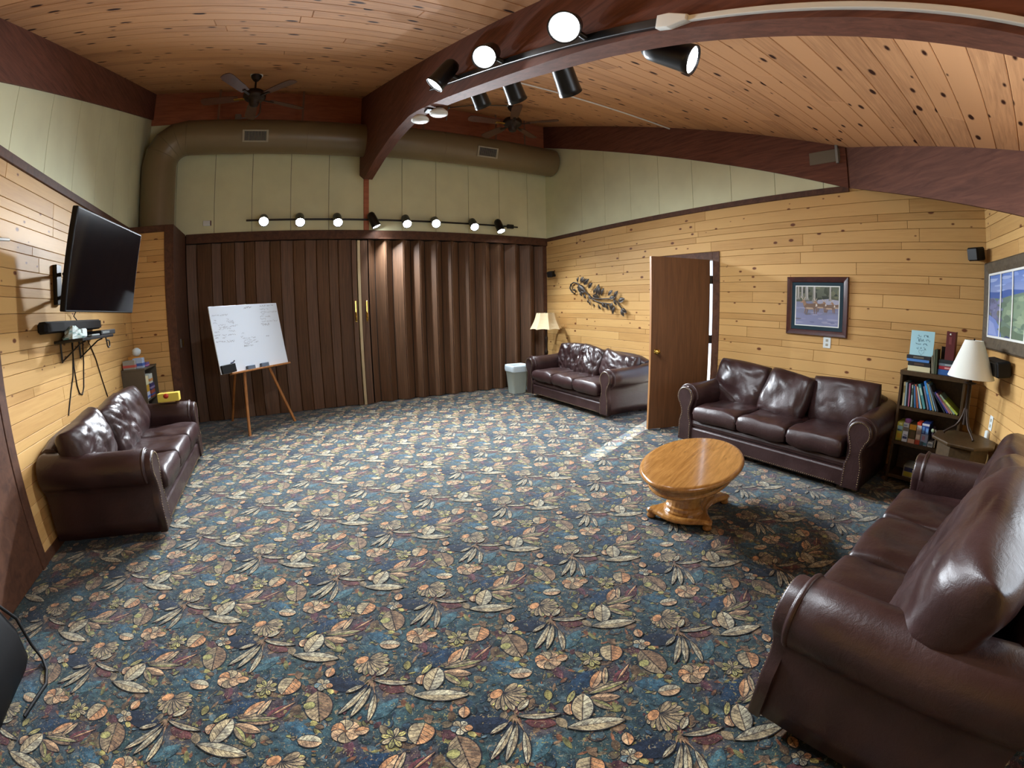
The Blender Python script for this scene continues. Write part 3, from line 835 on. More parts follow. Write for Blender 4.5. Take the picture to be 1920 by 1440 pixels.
def pedestal_outline(k=1.0):
    pts = []
    for sx in (1, -1):
        for a in range(-90, 91, 15):
            an = math.radians(a) + (0 if sx > 0 else PI)
            pts.append((sx*.155 + k*.118*math.cos(an), k*.118*math.sin(an)))
        pts.append((sx*.07, sx*.092*k)); pts.append((-sx*.07, sx*.092*k))
    return pts
mb = MB()
mb.rings([[(x, y, z) for x, y in pedestal_outline(k)] for k, z in ((1.2, .070), (1.2, .088), (1.12, .098), (1.10, .118), (1.0, .126), (1.0, .265), (1.1, .272), (1.1, .286))], smooth=False)
build('pedestal', mb, m_oak, t)
def base_outline(d=0.0):
    pts = []
    q = [(.0, .150), (.07, .155), (.13, .175), (.18, .205), (.225, .235), (.262, .240), (.280, .220), (.278, .19), (.292, .15), (.320, .10), (.338, .05), (.344, 0)]
    for x, y in q: pts.append((x, y))
    for x, y in reversed(q[:-1]): pts.append((x, -y))
    for x, y in q[1:]: pts.append((-x, -y))
    for x, y in list(reversed(q))[1:-1]: pts.append((-x, y))
    pts = list(reversed(pts))
    return inset(pts, d) if d else pts
mb = MB()
mb.rings([[(x, y, z) for x, y in base_outline(d)] for d, z in ((.010, .04), (.002, .046), (.0, .056), (.003, .066), (.012, .074), (.018, .077))], smooth=False)
build('base_plate', mb, m_oak, t)
for sx in (-1, 1):
    for sy in (-1, 1):
        mb = MB(); mb.lathe([(.016, 0), (.03, .006), (.034, .02), (.026, .036), (.03, .044)], seg=16, c=(sx*.245, sy*.205, 0)); build('foot', mb, m_oak, t)

# ------------------------------------------------------------------ folding partition
def partition(label, x0, x1, period, depth, y, lead_x, handle_x, side, jit):
    t = thing('folding_partition', label, 'partition', ((x0+x1)/2, y, 0), 0, 'walnut folding partitions')
    mb = MB(); o = (x0+x1)/2; n = max(2, round((x1-x0)/(period/2))); rr = random.Random(3 if side > 0 else 8)
    xs = [x0]; 
    for k in range(n): xs.append(xs[-1] + (x1-x0)/n*(1+jit*rr.uniform(-1, 1)))
    sc = (x1-x0)/(xs[-1]-x0); xs = [x0+(x-x0)*sc for x in xs]
    vs = []; fs = []; fl = []
    for k in range(n):
        a, b = xs[k]-o, xs[k+1]-o; ya, yb = (depth if k % 2 else -depth), (-depth if k % 2 else depth)
        # flat slat with thin hinge recess at each end
        w = b-a; e = .006
        prof = [(a, ya), (a+e, ya+.0), (b-e, yb), (b, yb)]
        q = [(a+e, ya), (b-e, yb)]
        d = V((b-a, yb-ya)).normalized(); nrm = V((d.y, -d.x)); 
        m = [V(p) for p in q]
        bk = 4
        front = [m[0] + d*.004 + nrm*.004, m[1] - d*.004 + nrm*.004]
        pts = [m[0], front[0], front[1], m[1]]
        bb = len(vs)
        for z in (.012, 2.562):
            for p in pts: vs.append((p.x, p.y, z))
        for j in range(3): fs.append((bb+j, bb+j+1, bb+4+j+1, bb+4+j))
        if k < n-1:
            # hinge strip to the next slat
            p = V((b-e, yb)); q2 = V((b+e, yb)); c = V((b, yb+.012))
            bb = len(vs)
            for z in (.012, 2.562):
                for p_ in (p, c, q2): vs.append((p_.x, p_.y, z))
            fs += [(bb, bb+1, bb+4, bb+3), (bb+1, bb+2, bb+5, bb+4)]
    mb.add(vs, fs); build('folded_slats', mb, m_fold, t)
    mb = MB(); mb.box(lead_x-.022-o, lead_x+.022-o, -.07, .04, .004, 2.545, bev=.004)
    build('lead_post', mb, m_post if side < 0 else m_fold, t)
    h = MB(); hx = handle_x-o
    h.box(hx-.012, hx+.012, -.088, -.07, 1.30, 1.62, bev=.003)
    h.tube([(hx, -.09, 1.31), (hx, -.125, 1.33), (hx, -.125, 1.43), (hx, -.09, 1.45)], .008, seg=8)
    build('pull_handle', h, m_gold, t)
    mb = MB(); mb.box(handle_x-.035-o, handle_x+.035-o, -.07, -.04, .01, 2.55, bev=.003); build('end_panel', mb, m_fold, t)
    return t
partition('left half of the walnut folding partition behind the whiteboard easel', -1.315, 1.15, .36, .016, 7.03, 1.248, 1.175, -1, .25)
partition('right half of the walnut folding partition, folded in tighter pleats', 1.40, 4.575, .285, .062, 7.05, 1.300, 1.352, 1, .18)
# pocket latch
t = thing('latch_plate', 'small steel latch plate on the partition pocket', 'latch', (-1.305, 6.30, 1.21))
mb = MB(); mb.box(-.003, .004, -.03, .03, -.055, .055, bev=.002); build('plate', mb, m_steel, t)
mb = MB(); mb.box(.004, .012, .10, .13, -.045, .045, bev=.003); build('latch_bar', mb, m_gold, t)

# ------------------------------------------------------------------ open door in the right wall
hp = V((4.615, 3.375, 0)); fe = V((3.846, 3.633, 0)); dv = (fe-hp); dl = dv.length; ang = math.atan2(dv.y, dv.x)
t = tag(thing('door_1', 'brown veneer door standing open into the room', 'door', hp, ang), kind='structure')
mb = MB(); mb.box(.0, dl-.003, -.02, .02, .012, 2.03, bev=.002); build('door_leaf', mb, m_door, t)
mb = MB(); mb.box(dl-.004, dl, -.0198, .0198, .013, 2.029); build('edge_strip', mb, m_dooredge, t)
for s in (-1, 1):
    mb = MB()
    prof = [(.030, 0), (.031, .004), (.012, .008), (.011, .03), (.024, .036), (.029, .048), (.025, .058), (.0, .062)]
    mb.lathe(prof, seg=20); mb.v = [(dl-.07+x, s*(.02+z), .935+y) for x, y, z in mb.v]
    if s > 0: mb.f = [tuple(reversed(f)) for f in mb.f]
    build('door_knob', mb, m_gold, t)
for z in (1.79, 1.07, .25):
    mb = MB(); mb.tube([(-.012, .028, z-.05), (-.012, .028, z+.05)], .009, seg=8); mb.box(-.07, .0, .018, .022, z-.05, z+.05)
    build('hinge', mb, m_bronze, t)
# left-wall door
t = tag(thing('door_2', 'dark brown door in the left wall beside the camera', 'door', (LW, LD0, 0)), kind='structure')
mb = MB(); mb.box(.002, .026, .006, LD1-LD0-.006, .008, LDZ, bev=.002); build('door_leaf', mb, m_trim, t)
c = MB(); c.tube([(.05, .70, 2.055), (.06, .95, 2.10), (.06, 1.10, 2.115)], .011, seg=8); c.box(.03, .07, .40, .72, 2.035, 2.075, bev=.005)
build('door_closer', c, m_white, t)
# ------------------------------------------------------------------ air duct
dr, dy, dz = .245, 6.66, 4.02
def register(parent, x, ang=-18):
    mb = MB(); a = math.radians(ang)
    n = V((0, -math.cos(a), math.sin(a))); u = V((0, math.sin(a)*1.0, math.cos(a)))
    n = V((0, -math.cos(a), math.sin(a))); u = V((0, math.sin(a), math.cos(a)))
    c = V((x, dy, dz)) + n*(dr+.004)
    w, h = .18, .085
    for s0, s1, q0, q1 in ((-w, -w+.03, -h, h), (w-.03, w, -h, h), (-w+.03, w-.03, h-.022, h), (-w+.03, w-.03, -h, -h+.022)):
        mb.obox(c + V(((s0+s1)/2, 0, 0)) + u*((q0+q1)/2), (abs(s1-s0)/2, 0, 0), n*.008, u*(abs(q1-q0)/2), bev=.003)
    o = build('vent_register', mb, m_vent, parent)
    mb = MB(); mb.obox(c - n*.004, (w-.03, 0, 0), n*.003, u*(h-.022)); build('vent_opening', mb, m_ventdark, o)
    mb = MB()
    for k in range(15):
        xx = x - w + .04 + k*(2*w-.08)/14
        mb.obox((xx, c.y, c.z), (.0028, .0035, 0), n*.006, u*(h-.024))
    build('vent_slats', mb, m_vent, o)
def circ(c, ax, r, n=28):
    ax = V(ax).normalized(); up = V((0, 1, 0)); x = up.cross(ax).normalized()
    return [tuple(V(c) + x*r*math.cos(2*PI*k/n) + up*r*math.sin(2*PI*k/n)) for k in range(n)]
t = thing('air_duct', 'round tan air duct rising from the pocket and bending along the back wall', 'duct')
mb = MB(); vx = LW+.262; br = .40
rg = [circ((vx, dy, 2.705), (0,0,1), dr), circ((vx, dy, dz-br), (0,0,1), dr)]
build_ = []
for k in range(1, 5):
    a = PI/2*k/4
    rg.append(circ((vx+br-br*math.cos(a), dy, dz-br+br*math.sin(a)), (math.sin(a), 0, math.cos(a)), dr))
rg.append(circ((1.268, dy, dz), (1,0,0), dr))
mb.rings(rg, smooth=True)
for q in (circ((vx, dy, dz-br), (0,0,1), dr+.004), ):
    pass
build('duct_pipe', mb, m_duct, t)
for k in (1, 2, 3, 4):
    a = PI/2*(k)/4; mb = MB()
    mb.tube(circ((vx+br-br*math.cos(a), dy, dz-br+br*math.sin(a)), (math.sin(a), 0, math.cos(a)), dr+.001), .004, seg=6, closed=True)
    build('duct_seam', mb, m_duct, t)
mb = MB(); mb.tube(circ((.42, dy, dz), (1,0,0), dr+.001), .003, seg=6, closed=True)
build('duct_seam', mb, m_duct, t)
def dstrap(parent, x):
    mb = MB()
    mb.box(x-.015, x+.015, dy-.004, dy+.002, dz+dr, cz(dy)-.012)
    build('duct_strap', mb, m_strap, parent)
dstrap(t, -.86); dstrap(t, .35); register(t, -.30)
t = thing('air_duct', 'round tan air duct between the haunched beam and the right wall', 'duct')
mb = MB(); mb.rings([circ((1.402, dy, dz+.02), (1,0,0), dr), circ((4.50, dy, dz+.02), (1,0,0), dr), circ((4.585, dy, dz+.02), (1,0,0), dr*.99), circ((4.60, dy, dz+.02), (1,0,0), dr*.94)], smooth=True)
build('duct_pipe', mb, m_duct, t)
mb = MB(); mb.tube(circ((2.5, dy, dz+.02), (1,0,0), dr+.001), .003, seg=6, closed=True); build('duct_seam', mb, m_duct, t)
dz += .02
for x in (2.2, 3.47, 4.03): dstrap(t, x)
register(t, 3.20)
dz -= .02

# ------------------------------------------------------------------ ceiling fans
def fan(label, x, y, a0, drop):
    zc = cz(y)
    t = thing('ceiling_fan', label, 'fan', (x, y, zc), 0, 'ceiling fans')
    mb = MB(); mb.lathe([(.075, .0), (.078, -.028), (.05, -.034)], seg=20); build('ceiling_plate', mb, m_white, t)
    mb = MB(); mb.lathe([(.066, -.034), (.06, -.06), (.03, -.10), (.018, -.105)], seg=20); build('canopy', mb, m_bronze, t)
    mb = MB(); mb.tube([(0,0,-.10), (0,0,-drop+.07)], .013, seg=10); build('downrod', mb, m_bronze, t)
    mb = MB(); mb.lathe([(.02, -drop+.085), (.06, -drop+.075), (.115, -drop+.05), (.135, -drop+.015), (.135, -drop-.02), (.11, -drop-.045), (.065, -drop-.055), (.06, -drop-.10), (.045, -drop-.13), (.0, -drop-.14)], seg=24); build('motor_housing', mb, m_bronze, t)
    for k in range(5):
        a = a0 + 2*PI*k/5; c, s = math.cos(a), math.sin(a)
        Mx = Matrix(((c, -s, 0), (s, c, 0), (0, 0, 1))).to_4x4() @ Matrix.Translation((0, 0, -drop-.02)) @ Matrix.Rotation(math.radians(11), 4, 'X')
        mb = MB(); mb.M = Mx
        out = [(.20, -.05), (.30, -.062), (.58, -.072), (.635, -.06), (.655, -.02), (.655, .02), (.635, .06), (.58, .072), (.30, .062), (.20, .05)]
        mb.prism(out, (0,0,-.004), (1,0,0), (0,1,0), (0,0,1), .008)
        b = build('blade', mb, m_fanwood, t)
        mb = MB(); mb.M = Mx; mb.box(.10, .25, -.018, .018, -.016, -.005, bev=.003); build('blade_iron', mb, m_gold if k == 0 else m_bronze, b)
fan('bronze ceiling fan hanging left of the haunched beam', -.30, 5.44, 2.95, .30)
fan('bronze ceiling fan hanging right of the haunched beam', 3.11, 5.46, 3.05, .28)
# fan wiring
t = thing('conduit_box', 'grey junction box with a bent steel conduit above the duct', 'junction box', (-.60, D-.06, 4.42))
mb = MB(); mb.box(-.045, .045, -.03, .03, -.055, .055, bev=.004); build('box', mb, m_steel, t)
mb = MB()
arc = [(.045, -.0, -.0), (.20, 0, .0)] + [(.20+.12*math.sin(a), 0, .12-.12*math.cos(a)) for a in np.linspace(.3, PI/2, 6)] + [(.32, 0, .34)]
mb.tube(arc, .0085, seg=8); build('conduit', mb, m_steel, t)
t = thing('conduit', 'thin steel conduit running from the right fan down to the duct', 'conduit', (3.03, 5.46, cz(5.46)-.03))
mb = MB(); e = cz(6.70)-cz(5.46)
mb.tube([(0,0,0), (-.30, .55, SL*.55), (-.42, 1.15, SL*1.15-.01), (-.43, 1.20, SL*1.2-.05), (-.44, 1.22, SL*1.2-.22)], .0085, seg=8); build('pipe', mb, m_steel, t)
mb = MB(); mb.ball((-.42, 1.15, SL*1.15-.01), .022); build('elbow_box', mb, m_steel, t)
t = thing('surface_conduit', 'thin white conduit crossing the ceiling right of the haunched beam', 'conduit', (1.405, 3.93, cz(3.93)-.028))
mb = MB(); mb.tube([(0,0,0), (3.21, 0, 0)], .009, seg=8); build('pipe', mb, m_white, t)

# ------------------------------------------------------------------ track lighting
def frame_to(d):
    d = V(d).normalized(); up = V((0,0,1)) if abs(d.z) < .95 else V((1,0,0))
    x = d.cross(up).normalized(); y = x.cross(d).normalized()
    m = Matrix((x, y, d)).transposed().to_4x4(); return m
def head(label, group, att, target, neck, power, size=1.0, lens=None, ang=110):
    """att: point on the track; neck: vector from the track to the head's pivot"""
    t = thing('spotlight', label, 'spotlight', att, 0, group)
    pv = V(neck); d = (V(target) - (V(att)+pv)).normalized(); F = Matrix.Translation(pv) @ frame_to(d)
    mb = MB(); mb.tube([(0,0,0), pv*.6, pv - d*.03*size], .011*size, seg=8); mb.ball(pv - d*.0, .02*size, seg=8, rg=6)
    build('swivel_arm', mb, m_black, t)
    s = size; mb = MB(); mb.M = F
    mb.lathe([(.0, -.088*s), (.034*s, -.082*s), (.047*s, -.06*s), (.050*s, -.02*s), (.053*s, .075*s), (.056*s, .10*s), (.051*s, .10*s), (.047*s, .085*s)], seg=28, caps=False)
    build('lamp_housing', mb, m_black, t)
    mb = MB(); mb.M = F; mb.lathe([(.0505*s, .088*s), (.047*s, .094*s), (.03*s, .099*s), (.0, .101*s)], seg=24, caps=False)
    build('lens', mb, lens or m_lens, t)
    l = bpy.data.lights.new('lamp_beam', 'SPOT'); l.energy = power; l.color = (.86, .93, 1.0); l.spot_size = math.radians(ang); l.spot_blend = 1.0; l.shadow_soft_size = .045
    lo = bpy.data.objects.new('lamp_beam', l); COL.objects.link(lo); lo.parent = t
    lo.matrix_local = Matrix.Translation(pv + d*.11*s) @ frame_to(d) @ Matrix.Rotation(PI, 4, 'X')
    return t
TZ = 2.862; TY = D-.05
t = thing('lighting_track', 'black lighting track along the cream back wall', 'light track', (1.68, TY, TZ))
mb = MB(); mb.box(-2.10, 2.13, -.012, .02, -.012, .012, bev=.003); build('rail', mb, m_black, t)
mb = MB(); mb.box(2.13, 2.25, -.03, .02, -.035, .035, bev=.005); mb.tube([(2.25, 0, 0), (2.34, 0, 0)], .012, seg=8); build('feed_box', mb, m_black, t)
TG = 'spotlights on the back wall track'
PB = 300
for x, tg, lab in ((-.16, (-.1, 2.2, .6), 'brightly lit spotlight at the left end of the back wall track'),
                   (.36, (.3, 2.9, .0), 'lit spotlight second from the left end of the back wall track'),
                   (.91, (.8, 3.2, .0), 'lit spotlight just left of the reddish post on the back wall track'),
                   (1.45, (2.5, 6.45, .5), 'black spotlight turned downwards at the reddish post'),
                   (1.97, (1.7, 3.3, .0), 'lit spotlight first to the right of the reddish post'),
                   (2.45, (1.6, 2.4, .5), 'brightly lit spotlight in the middle right of the back wall track'),
                   (3.11, (2.6, 3.2, .0), 'lit spotlight next to last at the right end of the back wall track'),
                   (3.59, (3.85, 5.6, .6), 'black spotlight turned downwards at the right end of the back wall track')):
    head(lab, TG, (x, TY-.012, TZ), tg, (0, -.10, -.015), PB if 'downwards' not in lab else 130, 1.3)
def bz(y, d): return cz(y) - d
t = thing('lighting_track', 'black lighting track along the left face of the haunched beam', 'light track', (1.27, 2.3, cz(2.3)-.36))
mb = MB()
ya, yb = 1.06-2.3, 3.62-2.3
es_ = V((0, 1, SL)).normalized()
mb.obox((-.012, (ya+yb)/2, SL*(ya+yb)/2), (.012,0,0), es_*((yb-ya)/2*math.sqrt(1+SL*SL)), V((0,-SL,1)).normalized()*.02, bev=.003)
build('rail', mb, m_black, t)
HG = 'spotlights on the left face of the beam'
def latt(y): return (1.244, y, cz(y)-.36)
head('lit black spotlight farthest along the left face of the beam', HG, latt(2.98), (-.9, 3.9, .3), (-.10, .0, .02), 110, 1.3)
head('glaring spotlight in the middle of the left face of the beam', HG, latt(2.28), (-.35, .55, 1.15), (-.10, .0, .03), 120, 1.3)
head('glaring spotlight nearest the camera on the left face of the beam', HG, latt(1.50), (-.30, .1, 1.25), (-.10, .0, .03), 120, 1.3)
t = thing('cable_raceway', 'white cable raceway continuing the track along the beam', 'raceway', (1.27, .3, cz(.3)-.36))
mb = MB(); ya, yb = -1.2, .72
mb.obox((-.009, (ya+yb)/2, SL*(ya+yb)/2), (.009,0,0), es_*((yb-ya)/2*math.sqrt(1+SL*SL)), V((0,-SL,1)).normalized()*.011, bev=.002); build('channel', mb, m_white, t)
mb = MB()
out = [(.65, -.012), (.74, -.03), (.80, -.028), (.80, .028), (.74, .03), (.65, .012)]
mb.prism(out, (0, 0, 0), es_*1.02, V((0,-SL,1)).normalized(), (-1,0,0), .03, bev=.004); build('end_connector', mb, m_white, t)
t = thing('lighting_track', 'black lighting track along the right face of the haunched beam', 'light track', (1.40, 2.3, cz(2.3)-.30))
mb = MB(); ya, yb = .95-2.3, 3.5-2.3
mb.obox((.012, (ya+yb)/2, SL*(ya+yb)/2), (.012,0,0), es_*((yb-ya)/2*math.sqrt(1+SL*SL)), V((0,-SL,1)).normalized()*.02, bev=.003)
build('rail', mb, m_black, t)
RG = 'spotlights on the right face of the beam'
def ratt(y): return (1.424, y, cz(y)-.30)
head('black spotlight hanging farthest along the right face of the beam', RG, ratt(3.24), (3.4, 4.4, .9), (.10, 0, -.10), 65, 1.3)
head('black spotlight second farthest along the right face of the beam', RG, ratt(2.68), (3.4, 3.9, .9), (.10, 0, -.10), 65, 1.3)
head('shiny black spotlight hanging third along the right face of the beam', RG, ratt(2.06), (3.4, 3.2, .8), (.10, 0, -.10), 65, 1.3)
head('large black spotlight nearest the camera aimed at the right wall', RG, ratt(1.30), (2.8, -1.0, 1.2), (.13, 0, -.05), 50, 1.35, lens=m_glow, ang=85)
# emergency light with two round heads
t = thing('emergency_light', 'white twin headed emergency light under the haunched beam', 'emergency light', (1.335, 3.86, cz(3.86)-.52))
mb = MB(); mb.box(-.04, .04, -.05, .05, -.03, .0, bev=.004); build('bracket', mb, m_black, t)
for k, (dx, dy_) in enumerate(((-.06, .10), (.05, -.10))):
    mb = MB(); mb.lathe([(.0, .02), (.05, .012), (.082, -.02), (.084, -.035), (.07, -.042), (.0, -.046)], seg=24, c=(dx, dy_, -.055)); build('lamp_head', mb, m_white, t)

# bracket plate on the right beam, thermostat, outlet
t = thing('steel_plate', 'flat painted steel plate on the end of the right beam', 'plate', (R-.042, 1.85, 3.02))
mb = MB(); mb.box(-.008, .001, -.17, .17, -.065, .065, bev=.003); build('plate', mb, m_plate, t)
mb = MB()
for yy in (-.13,): mb.box(-.03, -.008, yy-.03, yy+.0, -.09, .10, bev=.004)
build('angle_iron', mb, m_steel, t)
t = thing('thermostat', 'small white thermostat on the cream wall left of the track', 'thermostat', (-.99, D-.012, 2.85))
mb = MB(); mb.box(-.06, .045, -.028, .0, -.038, .038, bev=.005); build('cover', mb, m_wplastic, t)
mb = MB(); mb.box(.045, .06, -.027, .0, -.035, .035, bev=.003); build('sensor', mb, M('dark_red_plastic', '#5a2430', rough=.5), t)
def outlet(name, label, cat, o, ex, n, w=.038, h=.06, slots=True):
    t = thing(name, label, cat, o); ex, n = V(ex), V(n)
    mb = MB(); mb.obox(n*.004, ex*w, n*.004, (0,0,h), bev=.003); build('cover_plate', mb, m_wplastic, t)
    if slots:
        for z in (-.022, .022):
            mb = MB(); mb.obox(n*.008+V((0,0,z)), ex*.014, n*.002, (0,0,.012), bev=.002); build('socket', mb, m_vent, t)
    return t
outlet('wall_outlet', 'white wall outlet below the framed deer picture', 'outlet', (R-.009, 1.862, 1.15), (0,1,0), (-1,0,0), w=.042, h=.055)

# ------------------------------------------------------------------ wall speakers
def speaker(label, loc, d, w, h, dep, arm):
    t = thing('wall_speaker', label, 'speaker', loc, 0, 'small black wall speakers')
    d = V(d).normalized(); x = d.cross(V((0,0,1))).normalized(); u = x.cross(d)
    mb = MB(); mb.obox((0,0,0), x*w/2, d*dep/2, u*h/2, bev=.012); build('cabinet', mb, m_blackp, t)
    mb = MB(); mb.obox(d*(dep/2+.002), x*(w/2-.008), d*.004, u*(h/2-.008), bev=.003); build('grille', mb, m_black, t)
    mb = MB(); mb.tube([-d*dep/2, V(arm)], .012, seg=8); mb.ball(V(arm), .025); build('wall_bracket', mb, m_black, t)
speaker('small black wall speaker in the far corner by the partition', (R-.10, 6.72, 2.025), (-1, -.5, -.25), .11, .10, .11, (.09, .0, -.02))
speaker('small black wall speaker above the bookshelf corner', (R-.11, .40, 2.02), (-1, .6, -.2), .12, .11, .12, (.09, .02, -.02))
c = fo + fd*.60 + fn*.09
speaker('black wall speaker below the landscape painting', (c.x, c.y, 1.155), (-.35, .9, -.15), .40, .11, .12, (-fn.x*.075, -fn.y*.075, -.03))

# ------------------------------------------------------------------ television on its arm
TVC = V((-1.377, 3.864, 1.951)); tn = V((.98229, -.10419, -.15571)).normalized(); tx = V((.126, 1.213, -.019)).normalized(); tu = tx.cross(-tn).normalized()
tx = tu.cross(tn).normalized(); 
if tx.y < 0: tx = -tx
tu = tn.cross(tx).normalized()
if tu.z < 0: tu = -tu
t = thing('television', 'large black flat television tilted forward on a wall arm', 'television', TVC)
mb = MB(); mb.obox(-tn*.025, tx*.61, tu*.3506, tn*.025, bev=.006); build('bezel', mb, m_blackp, t)
mb = MB(); mb.obox(tn*.0005, tx*.598, tu*.337, tn*.001); build('screen', mb, m_screen, t)
mb = MB(); mb.obox(-tn*.06, tx*.30, tu*.20, tn*.02, bev=.01); build('back_cover', mb, m_blackp, t)
mb = MB(); q = -tn*.08
for s in (-1, 1): mb.tube([q+tu*.1*s, V((LW+.06, 4.05, 1.87)) - TVC + V((0,0,.09*s))], .016, seg=8)
mb.box(LW+.01-TVC.x, LW+.05-TVC.x, .07, .17, -.24, .08, bev=.004)
mb.obox(q, tx*.22, tu*.12, tn*.012, bev=.003)
build('wall_arm', mb, m_black, t)
t = thing('soundbar', 'long black soundbar on the left wall under the television', 'speaker', (LW+.009, 4.21, 1.535))
mb = MB(); mb.box(.0, .09, -.62, .62, -.045, .045, bev=.02); build('cabinet', mb, m_blackp, t)
mb = MB(); mb.box(.088, .094, -.60, .60, -.035, .035, bev=.003); build('grille', mb, m_black, t)
t = thing('wall_shelf', 'black wall shelf on scrolled iron brackets', 'shelf', (LW+.009, 4.27, 1.415))
mb = MB(); mb.box(0, .27, -.39, .39, -.012, .012, bev=.004); build('board', mb, m_black, t)
for yy in (-.28, .13):
    mb = MB()
    mb.tube([(.012, yy, -.012), (.012, yy, -.17)], .008, seg=6)
    mb.tube([(.012, yy, -.16), (.10, yy, -.10), (.20, yy, -.03), (.25, yy, -.015)], .007, seg=6)
    build('scroll_bracket', mb, m_black, t)
mb = MB(); mb.tube([(.25, .22, -.01), (.255, .23, -.06)] + [(.255, .265-.035*math.cos(a), -.07-.035*math.sin(a)) for a in np.linspace(0, 5.2, 14)], .007, seg=6); build('scroll_hook', mb, m_black, t)
t = thing('paper_bag', 'crumpled white and green paper bag on the black wall shelf', 'bag', (LW+.125, 4.05, 1.428))
mb = MB(); vs = []; fs = []
for j in range(9):
    for i in range(14):
        a = 2*PI*i/14; k = j/8; r = (1-.75*k**1.4)
        n_ = mnoise.noise(V((math.cos(a)*2, math.sin(a)*2, k*4)))*.25
        vs.append((.075*r*math.cos(a)*(1+n_), .165*r*math.sin(a)*(1+n_), .105*k + .02*n_*k))
for j in range(8):
    for i in range(14): fs.append((j*14+i, j*14+(i+1) % 14, (j+1)*14+(i+1) % 14, (j+1)*14+i))
cols = [(.55, .66, .62) if (k//14+k % 14) % 5 else (.18, .34, .30) for k in range(len(fs))]
mb.add(vs, fs, col=cols); mb.add(vs[-14:], [tuple(range(14))], col=(.55,.66,.62)); build('bag_body', mb, m_paper, t)
mb = MB(); mb.box(-.06, .05, .08, .20, .0, .075, bev=.01); build('paper_packet', mb, m_wplastic, t)
t = thing('disc_player', 'flat black disc player at the right end of the wall shelf', 'disc player', (LW+.15, 4.58, 1.428))
mb = MB(); mb.box(-.11, .11, -.20, .20, .0, .045, bev=.006); build('case', mb, m_blackp, t)
mb = MB(); mb.box(.109, .113, -.17, .02, .014, .032, bev=.001); build('disc_tray', mb, m_steel, t)
t = thing('remote_control', 'slim grey remote lying in front of the disc player', 'remote', (LW+.235, 4.26, 1.428))
mb = MB(); mb.box(-.02, .02, -.10, .10, 0, .018, bev=.006); build('body', mb, m_steel, t)
for lab, pts in (('thin black cable looping down the left wall from the shelf', [(LW+.02, 4.25, 1.395), (LW+.015, 4.24, 1.28), (LW+.015, 4.19, 1.12), (LW+.015, 4.10, 1.0), (LW+.015, 3.97, .82)]),
                 ('black cable hanging in a loop beneath the wall shelf', [(LW+.02, 4.24, 1.395), (LW+.015, 4.235, 1.18), (LW+.015, 4.25, 1.02), (LW+.015, 4.28, .95), (LW+.015, 4.34, .93), (LW+.015, 4.40, .99), (LW+.015, 4.47, 1.2), (LW+.02, 4.49, 1.395)]),
                 ('black cable slanting down to the grey cabinet', [(LW+.02, 4.62, 1.395), (LW+.015, 4.72, 1.30), (LW+.015, 4.80, 1.2), (LW+.015, 4.90, 1.0), (LW+.015, 5.0, .80)]),
                 ('pair of thin black cables hanging from the television', [(LW+.10, 4.3, 1.72), (LW+.03, 4.3, 1.62), (LW+.10, 4.34, 1.50), (LW+.11, 4.36, 1.44)])):
    t = thing('hanging_cable', lab, 'cable', pts[0], 0, 'black cables under the television')
    mb = MB(); o = V(pts[0]); mb.tube([V(p)-o for p in pts], .0055, seg=6); build('cable', mb, m_blackp, t)

# ------------------------------------------------------------------ grey cabinet of games in the left corner
t = thing('small_bookcase', 'grey open bookcase in the left corner behind the sofa', 'bookcase', (LW+.012, 5.55, 0))
x0, x1, y0, y1, h = 0, .285, 0, .56, 1.0
for nm, bx in (('side_panel', (x0, x1, y0, y0+.02, 0, h-.02)), ('side_panel', (x0, x1, y1-.02, y1, 0, h-.02)), ('top_board', (x0, x1+.006, y0-.004, y1+.004, h-.02, h)),
               ('back_panel', (x0, x0+.012, y0+.02, y1-.02, .02, h-.02)), ('shelf', (x0+.012, x1-.005, y0+.02, y1-.02, .62, .638)), ('shelf', (x0+.012, x1-.005, y0+.02, y1-.02, .30, .318)), ('shelf', (x0+.012, x1-.005, y0+.02, y1-.02, .04, .058))):
    mb = MB(); mb.box(*bx, bev=.002); build(nm, mb, m_cab, t)
bmats = {}
def colmat(h, rough=.55):
    if h not in bmats: bmats[h] = M('print_' + h.strip('#'), h, rough=rough)
    return bmats[h]
def carton(name, label, cat, loc, sx, sy, sz, col, band=None, group=None, rz=0, lid=None):
    t = thing(name, label, cat, loc, rz, group)
    mb = MB(); mb.box(-sx/2, sx/2, -sy/2, sy/2, 0, sz*(.8 if lid else 1), bev=.003); build('box_body', mb, colmat(col), t)
    if lid: mb = MB(); mb.box(-sx/2-.002, sx/2+.002, -sy/2-.002, sy/2+.002, sz*.55, sz, bev=.003); build('lid', mb, colmat(lid), t)
    if band:
        mb = MB(); k = .0025
        mb.box(-sx/2-k, sx/2+k, -sy/2-k, sy/2+k, sz*.22, sz*.5, bev=.001); build('printed_band', mb, colmat(band), t)
    return t
LX = LW+.012
GC = 'things piled on the grey bookcase'
carton('game_box', 'clear and red box at the left end of the grey bookcase top', 'box', (LX+.10, 5.62, 1.0), .15, .11, .10, '#8d8f8a', '#b0504c', GC)
carton('game_box', 'pale blue box with a blue band on the grey bookcase top', 'box', (LX+.19, 5.68, 1.0), .12, .10, .115, '#9fb2cf', '#3d5ea5', GC)
carton('game_box', 'orange box lying behind the others on the grey bookcase', 'box', (LX+.13, 5.80, 1.0), .16, .16, .13, '#c48a3e', None, GC)
t = thing('rolled_bag', 'white crumpled bag topmost on the grey bookcase pile', 'bag', (LX+.14, 5.80, 1.13), 0, GC)
mb = MB(); mb.ball((0,0,.05), (.055,.06,.05), seg=14, rg=8); mb.v = [(x*(1+.25*mnoise.noise(V((x*30,y*30,z*30)))), y*(1+.2*mnoise.noise(V((x*25,y*30,z*30+3)))), z) for x,y,z in mb.v]; build('bag_body', mb, m_liner, t)
